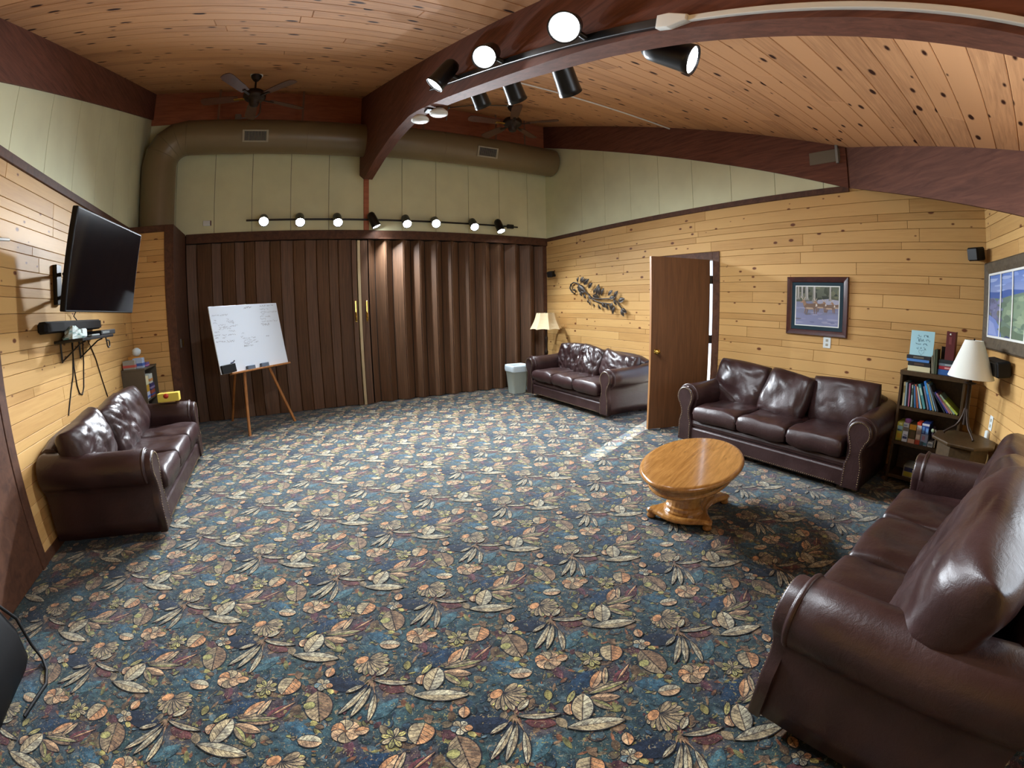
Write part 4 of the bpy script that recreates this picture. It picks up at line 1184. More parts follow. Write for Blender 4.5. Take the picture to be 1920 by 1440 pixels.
carton('game_box', 'small purple box at the front of the grey bookcase top', 'box', (LX+.235, 5.80, 1.0), .07, .12, .05, '#6a5a94', '#c77fa2', GC)
GI = 'games inside the grey bookcase'
for k, (lab, y, z, sy, sz, c, bd) in enumerate((('pale yellow packet high in the grey bookcase', 5.66, .80, .14, .10, '#cfc9a2', None), ('white bag beside the yellow packet in the grey bookcase', 5.82, .80, .12, .11, '#c9d2cc', '#d59a5c'),
        ('mustard box in the middle of the grey bookcase', 5.66, .72, .15, .078, '#b08a2c', None), ('navy box in the middle of the grey bookcase', 5.85, .72, .17, .078, '#30356a', '#8a7fa8'),
        ('white box with blue print low in the grey bookcase', 5.66, .638, .15, .08, '#b9c3d4', '#5670b0'), ('orange red box low in the grey bookcase', 5.85, .638, .17, .08, '#9a4a34', '#3b4c8a'))):
    carton('game_box', lab, 'box', (LX+.165 + .012*(k % 2), y, z), .215, sy, sz, c, bd, GI)
for k, (lab, y, c) in enumerate((('dark box on the bottom shelf of the grey bookcase', 5.68, '#2c2830'), ('grey green box on the bottom shelf of the grey bookcase', 5.87, '#6f7f7a'))):
    carton('game_box', lab, 'box', (LX+.155, y, .318), .22, .15, .12, c, None, GI)
t = carton('yellow_carton', 'flat yellow carton with a red flower print lying on the left sofa arm', 'box', (-1.255, 5.105, .672), .235, .10, .088, '#cfb84a')
mb = MB(); mb.lathe([(.03, 0), (.03, .002), (.0, .003)], seg=9, c=(-.02, -.053, .055)); mb.v = [(x, -.0515-(z-.055), .062+(y+.053)*.9) for x, y, z in mb.v]; build('printed_flower', mb, colmat('#c23a24'), t)
# ------------------------------------------------------------------ whiteboard on an easel
TL, TR, BR, BL = V((-.857, 5.919, 1.633)), V((-.011, 6.622, 1.642)), V((.101, 6.497, .821)), V((-.745, 5.794, .812))
bex = (TR-TL).normalized(); bup = (TL-BL).normalized(); bn = bex.cross(bup).normalized()
if bn.y > 0: bn = -bn
bup = bn.cross(bex).normalized(); bup = bup if bup.z > 0 else -bup
W_, H_ = 1.10, .838
BO = BL
t = thing('whiteboard', 'white dry erase board covered in faint handwriting on a wooden easel', 'whiteboard', BO)
mb = MB(); mb.obox(bex*W_/2 + bup*H_/2 - bn*.008, bex*W_/2, bup*H_/2, bn*.008, bev=.003); build('panel', mb, m_board, t)
cz_ = [(105,150), (1410,85), (1655,1220), (350,1430)]
def inv(px, py):
    u = v = .5
    for _ in range(30):
        a = [cz_[0][k]*(1-u)*(1-v)+cz_[1][k]*u*(1-v)+cz_[2][k]*u*v+cz_[3][k]*(1-u)*v for k in (0, 1)]
        du = [(cz_[1][k]-cz_[0][k])*(1-v)+(cz_[2][k]-cz_[3][k])*v for k in (0, 1)]
        dv_ = [(cz_[3][k]-cz_[0][k])*(1-u)+(cz_[2][k]-cz_[1][k])*u for k in (0, 1)]
        ex, ey = px-a[0], py-a[1]; det = du[0]*dv_[1]-du[1]*dv_[0]
        u += (ex*dv_[1]-ey*dv_[0])/det; v += (du[0]*ey-du[1]*ex)/det
    return u, v
mb = MB(); hr = random.Random(4)
lines = [(750,180,905,165,1.9),(1060,148,1180,140,1.3),(1215,138,1345,128,1.4),(1065,212,1180,208,1.2),(1200,208,1240,205,1.1),(1080,268,1300,258,1.1),(1310,258,1425,250,1.1),(1110,303,1170,300,1.1),(1080,352,1150,348,1.5),(1180,350,1285,345,1.2),(1080,398,1190,392,1.2),(1110,445,1200,440,1),(1215,440,1330,432,1),(1350,430,1440,425,1),(1100,505,1265,495,1.7),
         (178,328,300,318,1.3),(320,318,455,305,1.4),(215,415,252,412,1.1),(440,395,480,390,1.1),(440,435,560,428,1.2),(205,468,268,462,1.1),(470,462,570,455,1.1),(290,512,420,500,1.1),(310,552,470,538,1.2),(490,530,650,515,1.2),(302,585,370,578,1.3),(385,578,520,568,1.2),(232,638,310,632,1.2),(480,625,600,615,1.1),(225,700,330,692,1.2),(370,695,450,688,1.2),(470,690,610,680,1.3),(240,745,300,740,1.3),(375,745,440,738,1.2),(258,820,420,812,1.5),(440,812,580,800,1.7),
         (715,665,770,660,1.1),(700,735,752,730,1.2),(740,768,880,758,1.1),(900,750,990,742,1.1),(770,805,910,795,1.1),(930,795,1000,788,1.1),(760,838,940,828,1.1),(960,832,1045,825,1.3),(765,870,880,862,1),(770,905,945,897,1.3),(1200,720,1262,715,1.2),(560,475,580,470,1)]
for x0, y0, x1, y1, wgt in lines:
    a = inv(x0, y0); b = inv(x1, y1); L_ = math.hypot((b[0]-a[0])*W_, (b[1]-a[1])*H_); n = max(3, int(L_/.006)); P_ = []
    for k in range(n+1):
        f = k/n; h = .0085*hr.choice((-1, -.6, .2, .7, 1, 1.5 if hr.random() < .12 else .6)) * (1 if wgt < 1.6 else 1.5)
        P_.append(bex*((a[0]+(b[0]-a[0])*f)*W_ + hr.uniform(-.002, .002)) + bup*((1-(a[1]+(b[1]-a[1])*f))*H_ + h) + bn*.0008)
    gap = set(hr.randrange(1, n+1) for _ in range(max(0, n//9)))
    for k in range(n):
        if k in gap: continue
        p, q = P_[k], P_[k+1]; d = (q-p).normalized(); s_ = d.cross(bn).normalized()*.00085*wgt
        mb.add([p+s_, p-s_, q-s_, q+s_], [(0,1,2,3)]); mb.add([p+s_, p-s_, q-s_, q+s_], [(3,2,1,0)])
build('handwriting', mb, m_ink, t)
def onboard(px, py, d=0): u, v = inv(px, py); return BO + bex*u*W_ + bup*(1-v)*H_ + bn*d
def eraser(label, px, py, w, h, dep, mat, fm, rot=0):
    c = onboard(px, py, dep/2+.0008); t = thing('board_eraser', label, 'eraser', c)
    e, u = bex*math.cos(rot)+bup*math.sin(rot), bup*math.cos(rot)-bex*math.sin(rot)
    mb = MB(); mb.obox(bn*dep*.1, e*w/2, u*h/2, bn*dep*.4, bev=.006); build('grip', mb, mat, t)
    mb = MB(); mb.obox(-bn*dep*.4, e*w/2*.97, u*h/2*.95, bn*dep*.1); build('felt_pad', mb, fm, t)
eraser('large black eraser stuck at the lower left of the whiteboard', 470, 1325, .215, .105, .03, m_blackp, m_black, .03)
eraser('grey eraser on the easel ledge, left of the two', 873, 1322, .125, .062, .045, m_grey, m_blackp)
eraser('grey eraser on the easel ledge, right of the two', 1140, 1275, .125, .062, .045, m_grey, m_blackp)
c = onboard(545, 1212, .012); t = thing('marker_pen', 'short dark blue marker clipped above the black eraser', 'marker', c)
mb = MB(); mb.tube([-bex*.03-bup*.006, bex*.015+bup*.006], .009, seg=10); build('barrel', mb, colmat('#23264a'), t)
mb = MB(); mb.tube([bex*.015+bup*.006, bex*.032+bup*.022], .0075, seg=10); build('pen_cap', mb, m_blackp, t)
t = thing('easel', 'three legged wooden easel holding the whiteboard', 'easel', (-.40, 6.25, 0))
eo = V((-.40, 6.25, 0)); apex = V((-.455, 6.315, 1.64)) - bn*.01 - eo
for nm, f in (('front_leg', V((-.485, 5.88, 0))), ('front_leg', V((.125, 6.41, 0)))):
    f = f - eo; mb = MB(); d = (apex-f).normalized(); x = d.cross(bn).normalized()
    mb.obox((f+apex)/2 - bn*.012, x*.018, bn*.011, d*((apex-f).length/2), bev=.003); build(nm, mb, m_easel, t)
f = V((-.79, 6.89, 0)) - eo; mb = MB(); d = (apex-f).normalized(); x = d.cross(bn).normalized(); mb.obox((f+apex-bn*.05)/2, x*.016, x.cross(d)*.011, d*((apex-f).length/2), bev=.003); build('rear_leg', mb, m_easel, t)
mb = MB(); c = BO + bex*W_*.56 - bup*.013 - eo; mb.obox(c + bn*.012, bex*W_*.44, bup*.012, bn*.035, bev=.003); build('ledge', mb, m_easel, t)
mb = MB(); mb.obox(BO + bex*.55 + bup*.45 - eo - bn*.032, bex*.30, bup*.015, bn*.008, bev=.002); build('cross_bar', mb, m_easel, t)

# ------------------------------------------------------------------ bin
t = thing('waste_bin', 'grey plastic waste bin with a pale liner by the partition', 'bin', (3.74, 6.555, 0))
def rrect(a, b, r, z, n=6):
    pts = []
    for cx, cy, a0 in ((a-r, b-r, 0), (-a+r, b-r, 90), (-a+r, -b+r, 180), (a-r, -b+r, 270)):
        for k in range(n+1):
            an = math.radians(a0+90*k/n); pts.append((cx+r*math.cos(an), cy+r*math.sin(an), z))
    return pts
mb = MB(); mb.rings([rrect(.125, .10, .04, 0), rrect(.165, .135, .05, .44), rrect(.172, .142, .05, .445), rrect(.172, .142, .05, .46), rrect(.160, .130, .045, .46), rrect(.12, .095, .04, .02)], caps=True); build('bin_body', mb, m_bin, t)
mb = MB(); rg = []
for k, (z, d) in enumerate(((.37, .004), (.41, .012), (.45, .010), (.478, .006), (.482, -.006), (.45, -.02), (.30, -.03))):
    r_ = rrect(.166+d*.9, .136+d*.9, .05, z)
    rg.append([(x*(1+.02*mnoise.noise(V((x*22, y*22, z*9)))), y*(1+.03*mnoise.noise(V((x*22, y*22, z*9+4)))), zz + (.012*mnoise.noise(V((x*16, y*16, 2))) if k in (0, 3, 4) else 0)) for x, y, zz in r_])
mb.rings(rg, caps=False); build('bin_liner', mb, m_liner, t)

# ------------------------------------------------------------------ lamps
t = thing('floor_lamp', 'lamp with a cream bell shade standing behind the far corner sofa', 'lamp', (4.34, 6.56, 0))
mb = MB(); mb.lathe([(.14, 0), (.14, .012), (.11, .022), (.03, .035), (.014, .06), (.013, .60), (.03, .62), (.034, .66), (.02, .70), (.014, .74), (.028, .84), (.03, .90), (.014, .96), (.012, 1.10)], seg=20); build('stand', mb, m_bronze, t)
mb = MB()
pr = [(.285, 1.055), (.262, 1.10), (.232, 1.155), (.205, 1.215), (.185, 1.275), (.170, 1.335)]
def octa(r, z, n=8, sub=5):
    pts = []
    for k in range(n):
        a0, a1 = 2*PI*(k+.5)/n, 2*PI*(k+1.5)/n
        for j in range(sub):
            f = j/sub; p = V((math.cos(a0), math.sin(a0)))*(1-f) + V((math.cos(a1), math.sin(a1)))*f
            s = r*(1 - .05*math.sin(PI*f)); pts.append((p.x*s, p.y*s, z + .012*math.sin(PI*f)*(1 if z < 1.06 else 0)))
    return pts
mb.rings([octa(r, z) for r, z in pr] + [octa(r-.004, z) for r, z in reversed(pr)], caps=False, smooth=False); build('lamp_shade', mb, m_shade, t)
mb = MB(); mb.lathe([(.0, 1.33), (.008, 1.335), (.012, 1.35), (.005, 1.36), (.0, 1.372)], seg=10)
mb.tube([(0,0,1.09), (0,0,1.335)], .004, seg=6)
for a in (0, PI/2): mb.tube([(-.16*math.cos(a), -.16*math.sin(a), 1.325), (.16*math.cos(a), .16*math.sin(a), 1.325)], .003, seg=6)
build('finial', mb, m_bronze, t)

t = thing('end_table', 'dark octagonal end table in the corner beside the bookshelf', 'table', (3.925, .318, 0))
def ngon(r, z, n=8, a=PI/8): return [(r*math.cos(a+2*PI*k/n), r*math.sin(a+2*PI*k/n), z) for k in range(n)]
mb = MB(); mb.rings([ngon(.255, .595), ngon(.265, .600), ngon(.268, .612), ngon(.262, .62), ngon(.25, .622)], smooth=False); build('table_top', mb, m_walnut, t)
mb = MB(); mb.rings([ngon(.215, .10), ngon(.215, .595)], smooth=False); build('cabinet_body', mb, m_walnut, t)
mb = MB(); mb.rings([ngon(.235, 0), ngon(.235, .085), ngon(.22, .10)], smooth=False); build('plinth', mb, m_walnut, t)
t = thing('table_lamp', 'table lamp with a white cone shade on three curved bronze legs', 'lamp', (3.985, .345, .622))
mb = MB(); mb.lathe([(.021, .09), (.019, .20), (.017, .385), (.03, .39), (.052, .398), (.052, .402), (.012, .408), (.012, .45)], seg=16); build('stem', mb, m_bronze, t)
for k in range(3):
    a = math.radians(100 + 120*k); c_, s_ = math.cos(a), math.sin(a); mb = MB()
    mb.tube([(r*c_, r*s_, z) for r, z in ((.012, .21), (.02, .16), (.04, .11), (.07, .07), (.11, .045), (.145, .02), (.155, .008))], [.012, .012, .011, .010, .009, .009, .012], seg=8); build('leg', mb, m_bronze, t)
mb = MB(); pr = [(.188, .44), (.188, .444), (.076, .705), (.076, .709)]
mb.lathe(pr + [(r-.004, z) for r, z in reversed(pr)], seg=48, caps=False); build('lamp_shade', mb, m_shade2, t)
mb = MB(); mb.tube([(0,0,.45), (0,0,.70)], .004, seg=6); mb.ball((0,0,.715), .008)
for a in (0, 2.1, 4.2): mb.tube([(0,0,.70), (.074*math.cos(a), .074*math.sin(a), .70)], .0025, seg=5)
build('finial', mb, m_bronze, t)

# ------------------------------------------------------------------ leaf wall sculpture
t = thing('leaf_sculpture', 'bronze metal branch of leaves hanging on the pine wall', 'wall art', (R-.009, 5.4, 1.6))
AO = V((R-.009, 5.4, 1.6))
def ap(y, z, d=.03): return V((R-.009-d, y, z)) - AO
mb = MB()
mb.tube([ap(*p) for p in ((6.143,1.724),(6.10,1.735),(6.074,1.694),(6.097,1.66),(6.179,1.69),(6.237,1.756),(6.212,1.819),(6.129,1.851),(6.026,1.832),(5.925,1.773),(5.816,1.694),(5.709,1.617),(5.625,1.563),(5.522,1.522),(5.42,1.502),(5.312,1.495),(5.186,1.483))], .011, seg=8)
mb.tube([ap(6.20,1.83), ap(6.17,1.76), ap(6.14,1.72), ap(6.11,1.71)], .008, seg=6)
mb.tube([ap(*p) for p in ((5.625,1.583),(5.471,1.564),(5.321,1.566),(5.129,1.564),(5.037,1.501),(4.963,1.433),(4.909,1.36))], .010, seg=8)
mb.tube([ap(5.92,1.775,.02), ap(5.92,1.775,0)], .008, seg=6); mb.tube([ap(5.3,1.566,.02), ap(5.3,1.566,0)], .008, seg=6)
build('stem', mb, m_leafmetal, t)
LV = [(6.014,1.852,5.99,1.921),(5.946,1.856,5.868,1.918),(5.902,1.834,5.83,1.892),(5.847,1.804,5.738,1.874),(5.729,1.739,5.643,1.81),(5.593,1.649,5.551,1.72),(5.542,1.621,5.479,1.764),(5.47,1.627,5.449,1.731),(5.42,1.626,5.36,1.712),(5.253,1.616,5.167,1.678),(5.111,1.583,5.045,1.663),(5.027,1.526,4.91,1.556),(6.027,1.776,5.899,1.676),(5.949,1.698,5.905,1.628),(5.838,1.647,5.795,1.585),(5.742,1.564,5.721,1.51),(5.688,1.537,5.678,1.476),(5.594,1.496,5.563,1.456),(5.491,1.483,5.431,1.417),(5.4,1.509,5.331,1.444),(5.312,1.495,5.253,1.419),(5.215,1.495,5.167,1.407),(5.101,1.451,5.139,1.35),(5.158,1.508,5.158,1.419),(4.954,1.415,4.909,1.323),(4.945,1.421,4.856,1.373),(5.129,1.545,5.064,1.483),(6.003,1.803,5.838,1.702),(5.73,1.618,5.646,1.576),(5.625,1.616,5.491,1.601),(5.215,1.584,5.111,1.583)]
lr = random.Random(6)
for y0, z0, y1, z1 in LV:
    a, b = V((0, y0, z0)), V((0, y1, z1)); d = b-a; l = d.length; d.normalize(); s = V((1,0,0)).cross(d); mb = MB()
    l *= 1.22; b = a + d*l; wv = l*lr.uniform(.19, .26); tw = lr.uniform(-.5, .5); rows = []
    for k in range(8):
        f = k/7; hw = wv*math.sin(PI*max(.03, min(.985, f)))**.8; c = a + d*l*f
        off = .035 + .02*math.sin(PI*f)
        row = []
        for h in (-1, -.5, 0, .5, 1):
            row.append(V((R-.009 - off + abs(h)*hw*.35 + h*tw*hw*.5 - .002, c.y + s.y*h*hw, c.z + s.z*h*hw)) - AO)
        rows.append(row)
    vs = [p for r_ in rows for p in r_] + [p + V((.003,0,0)) for r_ in rows for p in r_]; n_ = 40; fs = []
    for i in range(7):
        for j in range(4):
            q = (i*5+j, i*5+j+1, (i+1)*5+j+1, (i+1)*5+j); fs.append(q); fs.append(tuple(n_+x for x in reversed(q)))
    bd = [i*5 for i in range(8)] + [35+j for j in range(1, 5)] + [i*5+4 for i in range(6, -1, -1)] + [j for j in range(3, 0, -1)]
    for i in range(len(bd)): p, q = bd[i], bd[(i+1) % len(bd)]; fs.append((p, n_+p, n_+q, q))
    mb.add(vs, fs, smooth=True); build('leaf', mb, m_leafmetal, t)

# ------------------------------------------------------------------ framed pictures
def picture_frame(t, o, ex, n, w, h, fw, fd_, mat, name='frame', bev=.3):
    o, ex, n = V(o), V(ex), V(n); u = V((0,0,1)); mb = MB()
    def P(a, b, d): return o + ex*a + u*b + n*d
    lay = [(0, 0, 0), (0, 0, fd_*.7), (fw*.12, fw*.12, fd_), (fw*.55, fw*.55, fd_*.82), (fw*.92, fw*.92, fd_*.55), (fw, fw, fd_*.42), (fw, fw, 0)]
    rg = [[P(-w/2+i, -h/2+j, d), P(w/2-i, -h/2+j, d), P(w/2-i, h/2-j, d), P(-w/2+i, h/2-j, d)] for i, j, d in lay]
    if ex.cross(u).dot(n) < 0: rg = [list(reversed(r)) for r in rg]
    mb.rings(rg, smooth=False, caps=False); return build(name, mb, mat, t)
class Canvas:
    """flat painted picture: coloured patches, each a fraction of a millimetre above the last"""
    def __init__(s, o, ex, n, w, h): s.o, s.ex, s.n, s.w, s.h = V(o), V(ex), V(n), w, h; s.mb = MB(); s.d = .0006
    def p(s, pts, col):
        col = lin(col) if isinstance(col, str) else col
        q = [s.o + s.ex*(a-.5)*s.w + V((0,0,1))*(b-.5)*s.h + s.n*s.d for a, b in pts]; s.d += .00004
        f = [tuple(range(len(q)))]; nn = V((0,0,0))
        for i in range(len(q)): nn += (q[i]-q[0]).cross(q[(i+1) % len(q)]-q[0])
        if nn.dot(s.n) < 0: f = [tuple(reversed(f[0]))]
        s.mb.add(q, f, col=col)
    def blob(s, x, y, rx, ry, col, n=10, j=.25, rr=random.Random(3)):
        s.p([(min(1, max(0, x+rx*math.cos(a)*(1+rr.uniform(-j, j)))), min(1, max(0, y+ry*math.sin(a)*(1+rr.uniform(-j, j))))) for a in np.linspace(0, 2*PI, n, endpoint=False)], col)
# deer picture
pc = (R-.009, 1.990, 1.508); t = thing('framed_picture', 'cherry framed picture of deer running past trees on the pine wall', 'picture', pc)
ex, n = (0,-1,0), (-1,0,0)
mb = MB(); mb.obox(V(n)*.005, V(ex)*.33, (0,0,.285), V(n)*.004); build('mat_board', mb, m_mat, t)
picture_frame(t, (0,0,0), ex, n, .69, .597, .056, .032, m_cherry)
mb = MB()
for a, b, c_, d_ in ((-.25, .25, .196, .206), (-.25, .25, -.206, -.196), (-.25, -.24, -.196, .196), (.24, .25, -.196, .196)):
    mb.obox(V(n)*.010 + V(ex)*((a+b)/2) + V((0,0,(c_+d_)/2 + .002)), V(ex)*(b-a)/2, (0,0,(d_-c_)/2), V(n)*.001)
build('mat_bevel', mb, m_white, t)
cv = Canvas(V(n)*.0095 + V((0,0,.002)), ex, n, .482, .394); rr = random.Random(9)
cv.p([(0,0),(1,0),(1,1),(0,1)], '#59604f'); cv.p([(0,0),(1,0),(1,.62),(.55,.64),(0,.60)], '#7f84a0'); cv.p([(0,0),(1,0),(1,.30),(.5,.26),(0,.32)], '#8187ab')
for k in range(26): cv.blob(rr.random(), rr.uniform(.66, .98), rr.uniform(.03, .1), rr.uniform(.03, .09), rr.choice(['#2d352b', '#454a38', '#6b6f55', '#39402f', '#565a44']))
for k in range(22): cv.blob(rr.random(), rr.uniform(.05, .55), rr.uniform(.05, .14), rr.uniform(.012, .03), rr.choice(['#8d90b2', '#73789a', '#6e6d7c', '#989bb8']))
cv.p([(.50,.55),(1,.55),(1,.66),(.75,.69),(.52,.66)], '#a6a9bd')
for x, w, b in ((.05,.05,.66),(.14,.05,.70),(.25,.075,.64),(.43,.06,.60),(.80,.04,.64)):
    cv.p([(x-w*.5,1),(x+w*.5,1),(x+w*.6,b+.08),(x+w*1.0,b),(x-w*.9,b),(x-w*.55,b+.1)], '#8e8d86'); cv.p([(x-w*.1,1),(x+w*.35,1),(x+w*.4,b+.05),(x+w*.1,b+.03)], '#b9b8b4')
for x, y, s in ((.86,.50,.75),(.68,.48,.9),(.48,.50,.9),(.20,.48,1.15)):
    f = lambda l: [(min(.995, x+a*s), y+b*s) for a, b in l]
    for lx in (.03,.07,.19,.23): cv.p(f([(lx,-.02),(lx+.025,-.02),(lx+.012+(.02 if lx > .1 else -.03),-.16),(lx+(.02 if lx > .1 else -.03),-.16)]), '#8a6f5c')
    cv.p(f([(0,-.02),(.06,-.06),(.18,-.05),(.25,-.03),(.26,.04),(.22,.08),(.10,.065),(.03,.075),(-.02,.05)]), '#7a6150')
    cv.p(f([(.02,-.04),(.10,-.065),(.2,-.055),(.18,-.02),(.06,-.015)]), '#b59e88')
    cv.p(f([(.0,.0),(-.045,.13),(-.025,.16),(.02,.13),(.05,.06)]), '#9a7a60')
    cv.p(f([(-.03,.12),(-.085,.10),(-.08,.085),(-.035,.085),(-.01,.10)]), '#b09078')
    cv.p(f([(-.03,.15),(-.07,.22),(-.06,.225),(-.02,.16)]), '#d2c6b0'); cv.p(f([(-.01,.15),(.02,.22),(.03,.215),(.0,.15)]), '#d2c6b0')
    cv.p(f([(.235,.0),(.275,.02),(.26,.07),(.24,.06)]), '#d8d2c8')
build('picture_print', cv.mb, m_paint, t)
# landscape painting on the angled wall
c = fo + fd*.70 + fn*.009; po = V((c.x, c.y, 1.606)); t = thing('framed_painting', 'wide landscape painting in a weathered grey frame divided like a window', 'painting', po)
ex = -fd; n = V(fn)
exx = fd   # to the viewer's right along the wall
picture_frame(t, (0,0,0), exx, n, 1.34, .69, .10, .035, m_greyfr)
cv = Canvas(n*.008, exx, n, 1.15, .50); rr = random.Random(2)
cv.p([(0,0),(1,0),(1,1),(0,1)], '#5d7fc0')
for k in range(12): cv.p([(0,.62+.032*k),(1,.62+.032*k),(1,1),(0,1)], tuple(a*(1-k/12)+b*(k/12) for a, b in zip(lin('#8f9fca'), lin('#4c74bd'))))
for k in range(14): cv.blob(rr.random(), rr.uniform(.72, .98), rr.uniform(.05, .15), rr.uniform(.01, .04), rr.choice(['#8ba3d6', '#7c96cf', '#9db0da']))
cv.p([(0,.60),(1,.60),(1,.72),(.7,.70),(.4,.73),(.2,.70),(0,.715)], '#3f5fa2')
cv.p([(0,0),(1,0),(1,.66),(.75,.68),(.45,.64),(.25,.60),(0,.62)], '#667d70')
cv.p([(0,.2),(.18,.25),(.24,.5),(.10,.62),(0,.62)], '#6d7496'); cv.p([(.28,.3),(.45,.2),(.8,.25),(1,.2),(1,.62),(.8,.66),(.5,.6),(.33,.5)], '#7b927a')
for k in range(40): cv.blob(rr.uniform(.28, 1), rr.uniform(.1, .62), rr.uniform(.03, .1), rr.uniform(.02, .06), rr.choice(['#84997e', '#6c8470', '#8ea287', '#5d7464', '#78907c']))
for k in range(20): cv.blob(rr.uniform(0, .28), rr.uniform(.25, .6), rr.uniform(.02, .06), rr.uniform(.02, .05), rr.choice(['#74799e', '#5f6480', '#6a6f6c', '#7f86a8']))
cv.p([(0,0),(.30,0),(.26,.16),(.16,.28),(0,.36)], '#7289c6'); cv.p([(0,.05),(.2,.04),(.12,.22),(0,.28)], '#8ea0d4')
cv.p([(.2,.14),(.45,.0),(1,0),(1,.1),(.6,.12),(.36,.2)], '#5c705c'); cv.p([(.30,.0),(.62,.0),(.4,.06)], '#34446c')
build('canvas', cv.mb, m_paint, t)
mb = MB()
for s in (-.57, -.275, -.01, .26, .565): mb.obox(n*.016 + exx*s, exx*.009, (0,0,.245), n*.004, bev=.002)
for z in (-.245, .245): mb.obox(n*.016 + V((0,0,z)), exx*.575, (0,0,.009), n*.004, bev=.002)
build('white_bars', mb, m_white, t)
c = fo + fd*.455 + fn*.009
outlet('wall_outlet', 'white outlet cover low on the angled wall above the end table', 'outlet', (c.x, c.y, .715), tuple(fd), tuple(fn), w=.036, h=.056)
c = fo + fd*.44 + fn*.009; t = thing('night_light', 'small white night light on the angled wall beside the end table', 'night light', (c.x, c.y, .66-.045))
mb = MB(); mb.obox(fn*.016, fd*.028, (0,0,.035), fn*.016, bev=.008); build('body', mb, m_wplastic, t)

# ------------------------------------------------------------------ bookshelf
BX, B0, B1 = 4.36, .415, 1.005
t = thing('bookshelf', 'dark walnut bookshelf in the right corner', 'bookshelf', (BX, B0, 0))
wd, dp = B1-B0, .285
for nm, bx in (('side_panel', (0, dp, 0, .022, 0, .967)), ('side_panel', (0, dp, wd-.022, wd, 0, .967)), ('top_board', (-.006, dp, -.004, wd+.004, .967, 1.005)), ('back_panel', (dp-.012, dp, .022, wd-.022, .03, .967)),
               ('shelf', (.004, dp-.012, .022, wd-.022, .668, .698)), ('shelf', (.004, dp-.012, .022, wd-.022, .355, .387)), ('shelf', (.004, dp-.012, .022, wd-.022, .05, .08))):
    mb = MB(); mb.box(*bx, bev=.002); build(nm, mb, m_walnut, t)
m_pages = M('book_pages', '#d8d0b8', rough=.8)
def book(name, label, loc, th, h, dep, col, lean=0, flat=False, group=None, cat='book', band=None):
    """spine towards -x; upright: lower +y corner rests at loc; flat: lies on its side"""
    t = thing(name, label, cat, loc, 0, group)
    m = Matrix.Rotation(-lean, 4, 'X')
    cover = MB(); cover.M = m; pg = MB(); pg.M = m; c = .0022 if th < .02 else .003
    if flat:
        cover.box(0, dep, -h, 0, 0, c); cover.box(0, dep, -h, 0, th-c, th); cover.box(-.002, c, -h, 0, 0, th, bev=.001)
        pg.box(c, dep-.004, -h+.003, -.003, c, th-c)
    else:
        cover.box(0, dep, -th, -th+c, 0, h); cover.box(0, dep, -c, 0, 0, h); cover.box(-.002, c, -th, 0, 0, h, bev=.001)
        pg.box(c, dep-.004, -th+c, -c, .003, h-.003)
    build('cover', cover, colmat(col), t); build('pages', pg, m_pages, t)
    if band:
        b = MB(); b.M = m
        if flat: b.box(-.0032, -.002, -h*.72, -h*.28, th*.25, th*.75)
        else: b.box(-.0032, -.002, -th*.9, -th*.1, h*.55, h*.85)
        build('spine_label', b, colmat(band), t)
    return t
SG = 'thin books on the middle shelf of the bookshelf'
bks = [(.964,.970,.205,.019,'#bfb993','#8a7f50','cream book first from the left on the middle shelf'),(.943,.952,.203,.015,'#8fb0c0',None,'pale blue book second from the left on the middle shelf'),(.925,.934,.20,.016,'#14142c',None,'navy book beside the pale blue one on the middle shelf'),
       (.907,.917,.198,.010,'#b0687c',None,'thin pink book on the middle shelf'),(.882,.893,.190,.011,'#9fb5ae','#23403c','thin grey green book with pale edges on the middle shelf'),(.866,.880,.19,.010,'#24423a',None,'thin dark green book on the middle shelf'),
       (.846,.874,.185,.012,'#3c70a8',None,'short blue book leaning on the middle shelf'),(.826,.868,.20,.016,'#a0553f',None,'rust brown book leaning on the middle shelf'),(.802,.855,.195,.012,'#5f9ccc',None,'sky blue thin book leaning on the middle shelf'),(.786,.846,.19,.010,'#cdd6c0',None,'cream white thin book leaning on the middle shelf'),
       (.764,.838,.215,.022,'#4a8f92','#9fc7bd','teal patterned book leaning on the middle shelf'),(.728,.792,.20,.015,'#75707c',None,'grey mauve book leaning on the middle shelf'),(.702,.790,.25,.020,'#2f77c6','#3aa2e0','bright blue tall book leaning on the middle shelf'),(.676,.766,.24,.009,'#cfd0a6',None,'pale cream book against the bright blue one'),
       (.655,.752,.235,.009,'#8fbcd0',None,'pale blue thin book right of the bright blue one'),(.638,.735,.22,.014,'#3a3c44',None,'charcoal book in the middle of the leaning row'),
       (.572,.700,.20,.012,'#23303a',None,'dark slate book tilted most of the way over on the middle shelf'),(.548,.685,.205,.016,'#343a86',None,'indigo book tilted over on the middle shelf'),(.524,.668,.205,.013,'#a2707c','#7a4a6a','dusty pink book tilted over on the middle shelf'),(.504,.655,.205,.011,'#a88f6c',None,'tan thin book tilted over on the middle shelf'),(.484,.636,.205,.015,'#8fa898',None,'sage green book tilted over on the middle shelf'),(.459,.595,.165,.017,'#a9bb48','#d2de80','lime green book last on the right of the middle shelf')]
for k, (yb, yt, h, th, c, bd, lab) in enumerate(bks):
    lean = math.asin(max(-.8, min(.8, (yt-yb)/h)))
    book('book', lab, (BX+.018+.003*(k % 3), yb, .6985), th, h, .20, c, lean, False, SG, band=bd)
TG_ = 'books on top of the bookshelf'
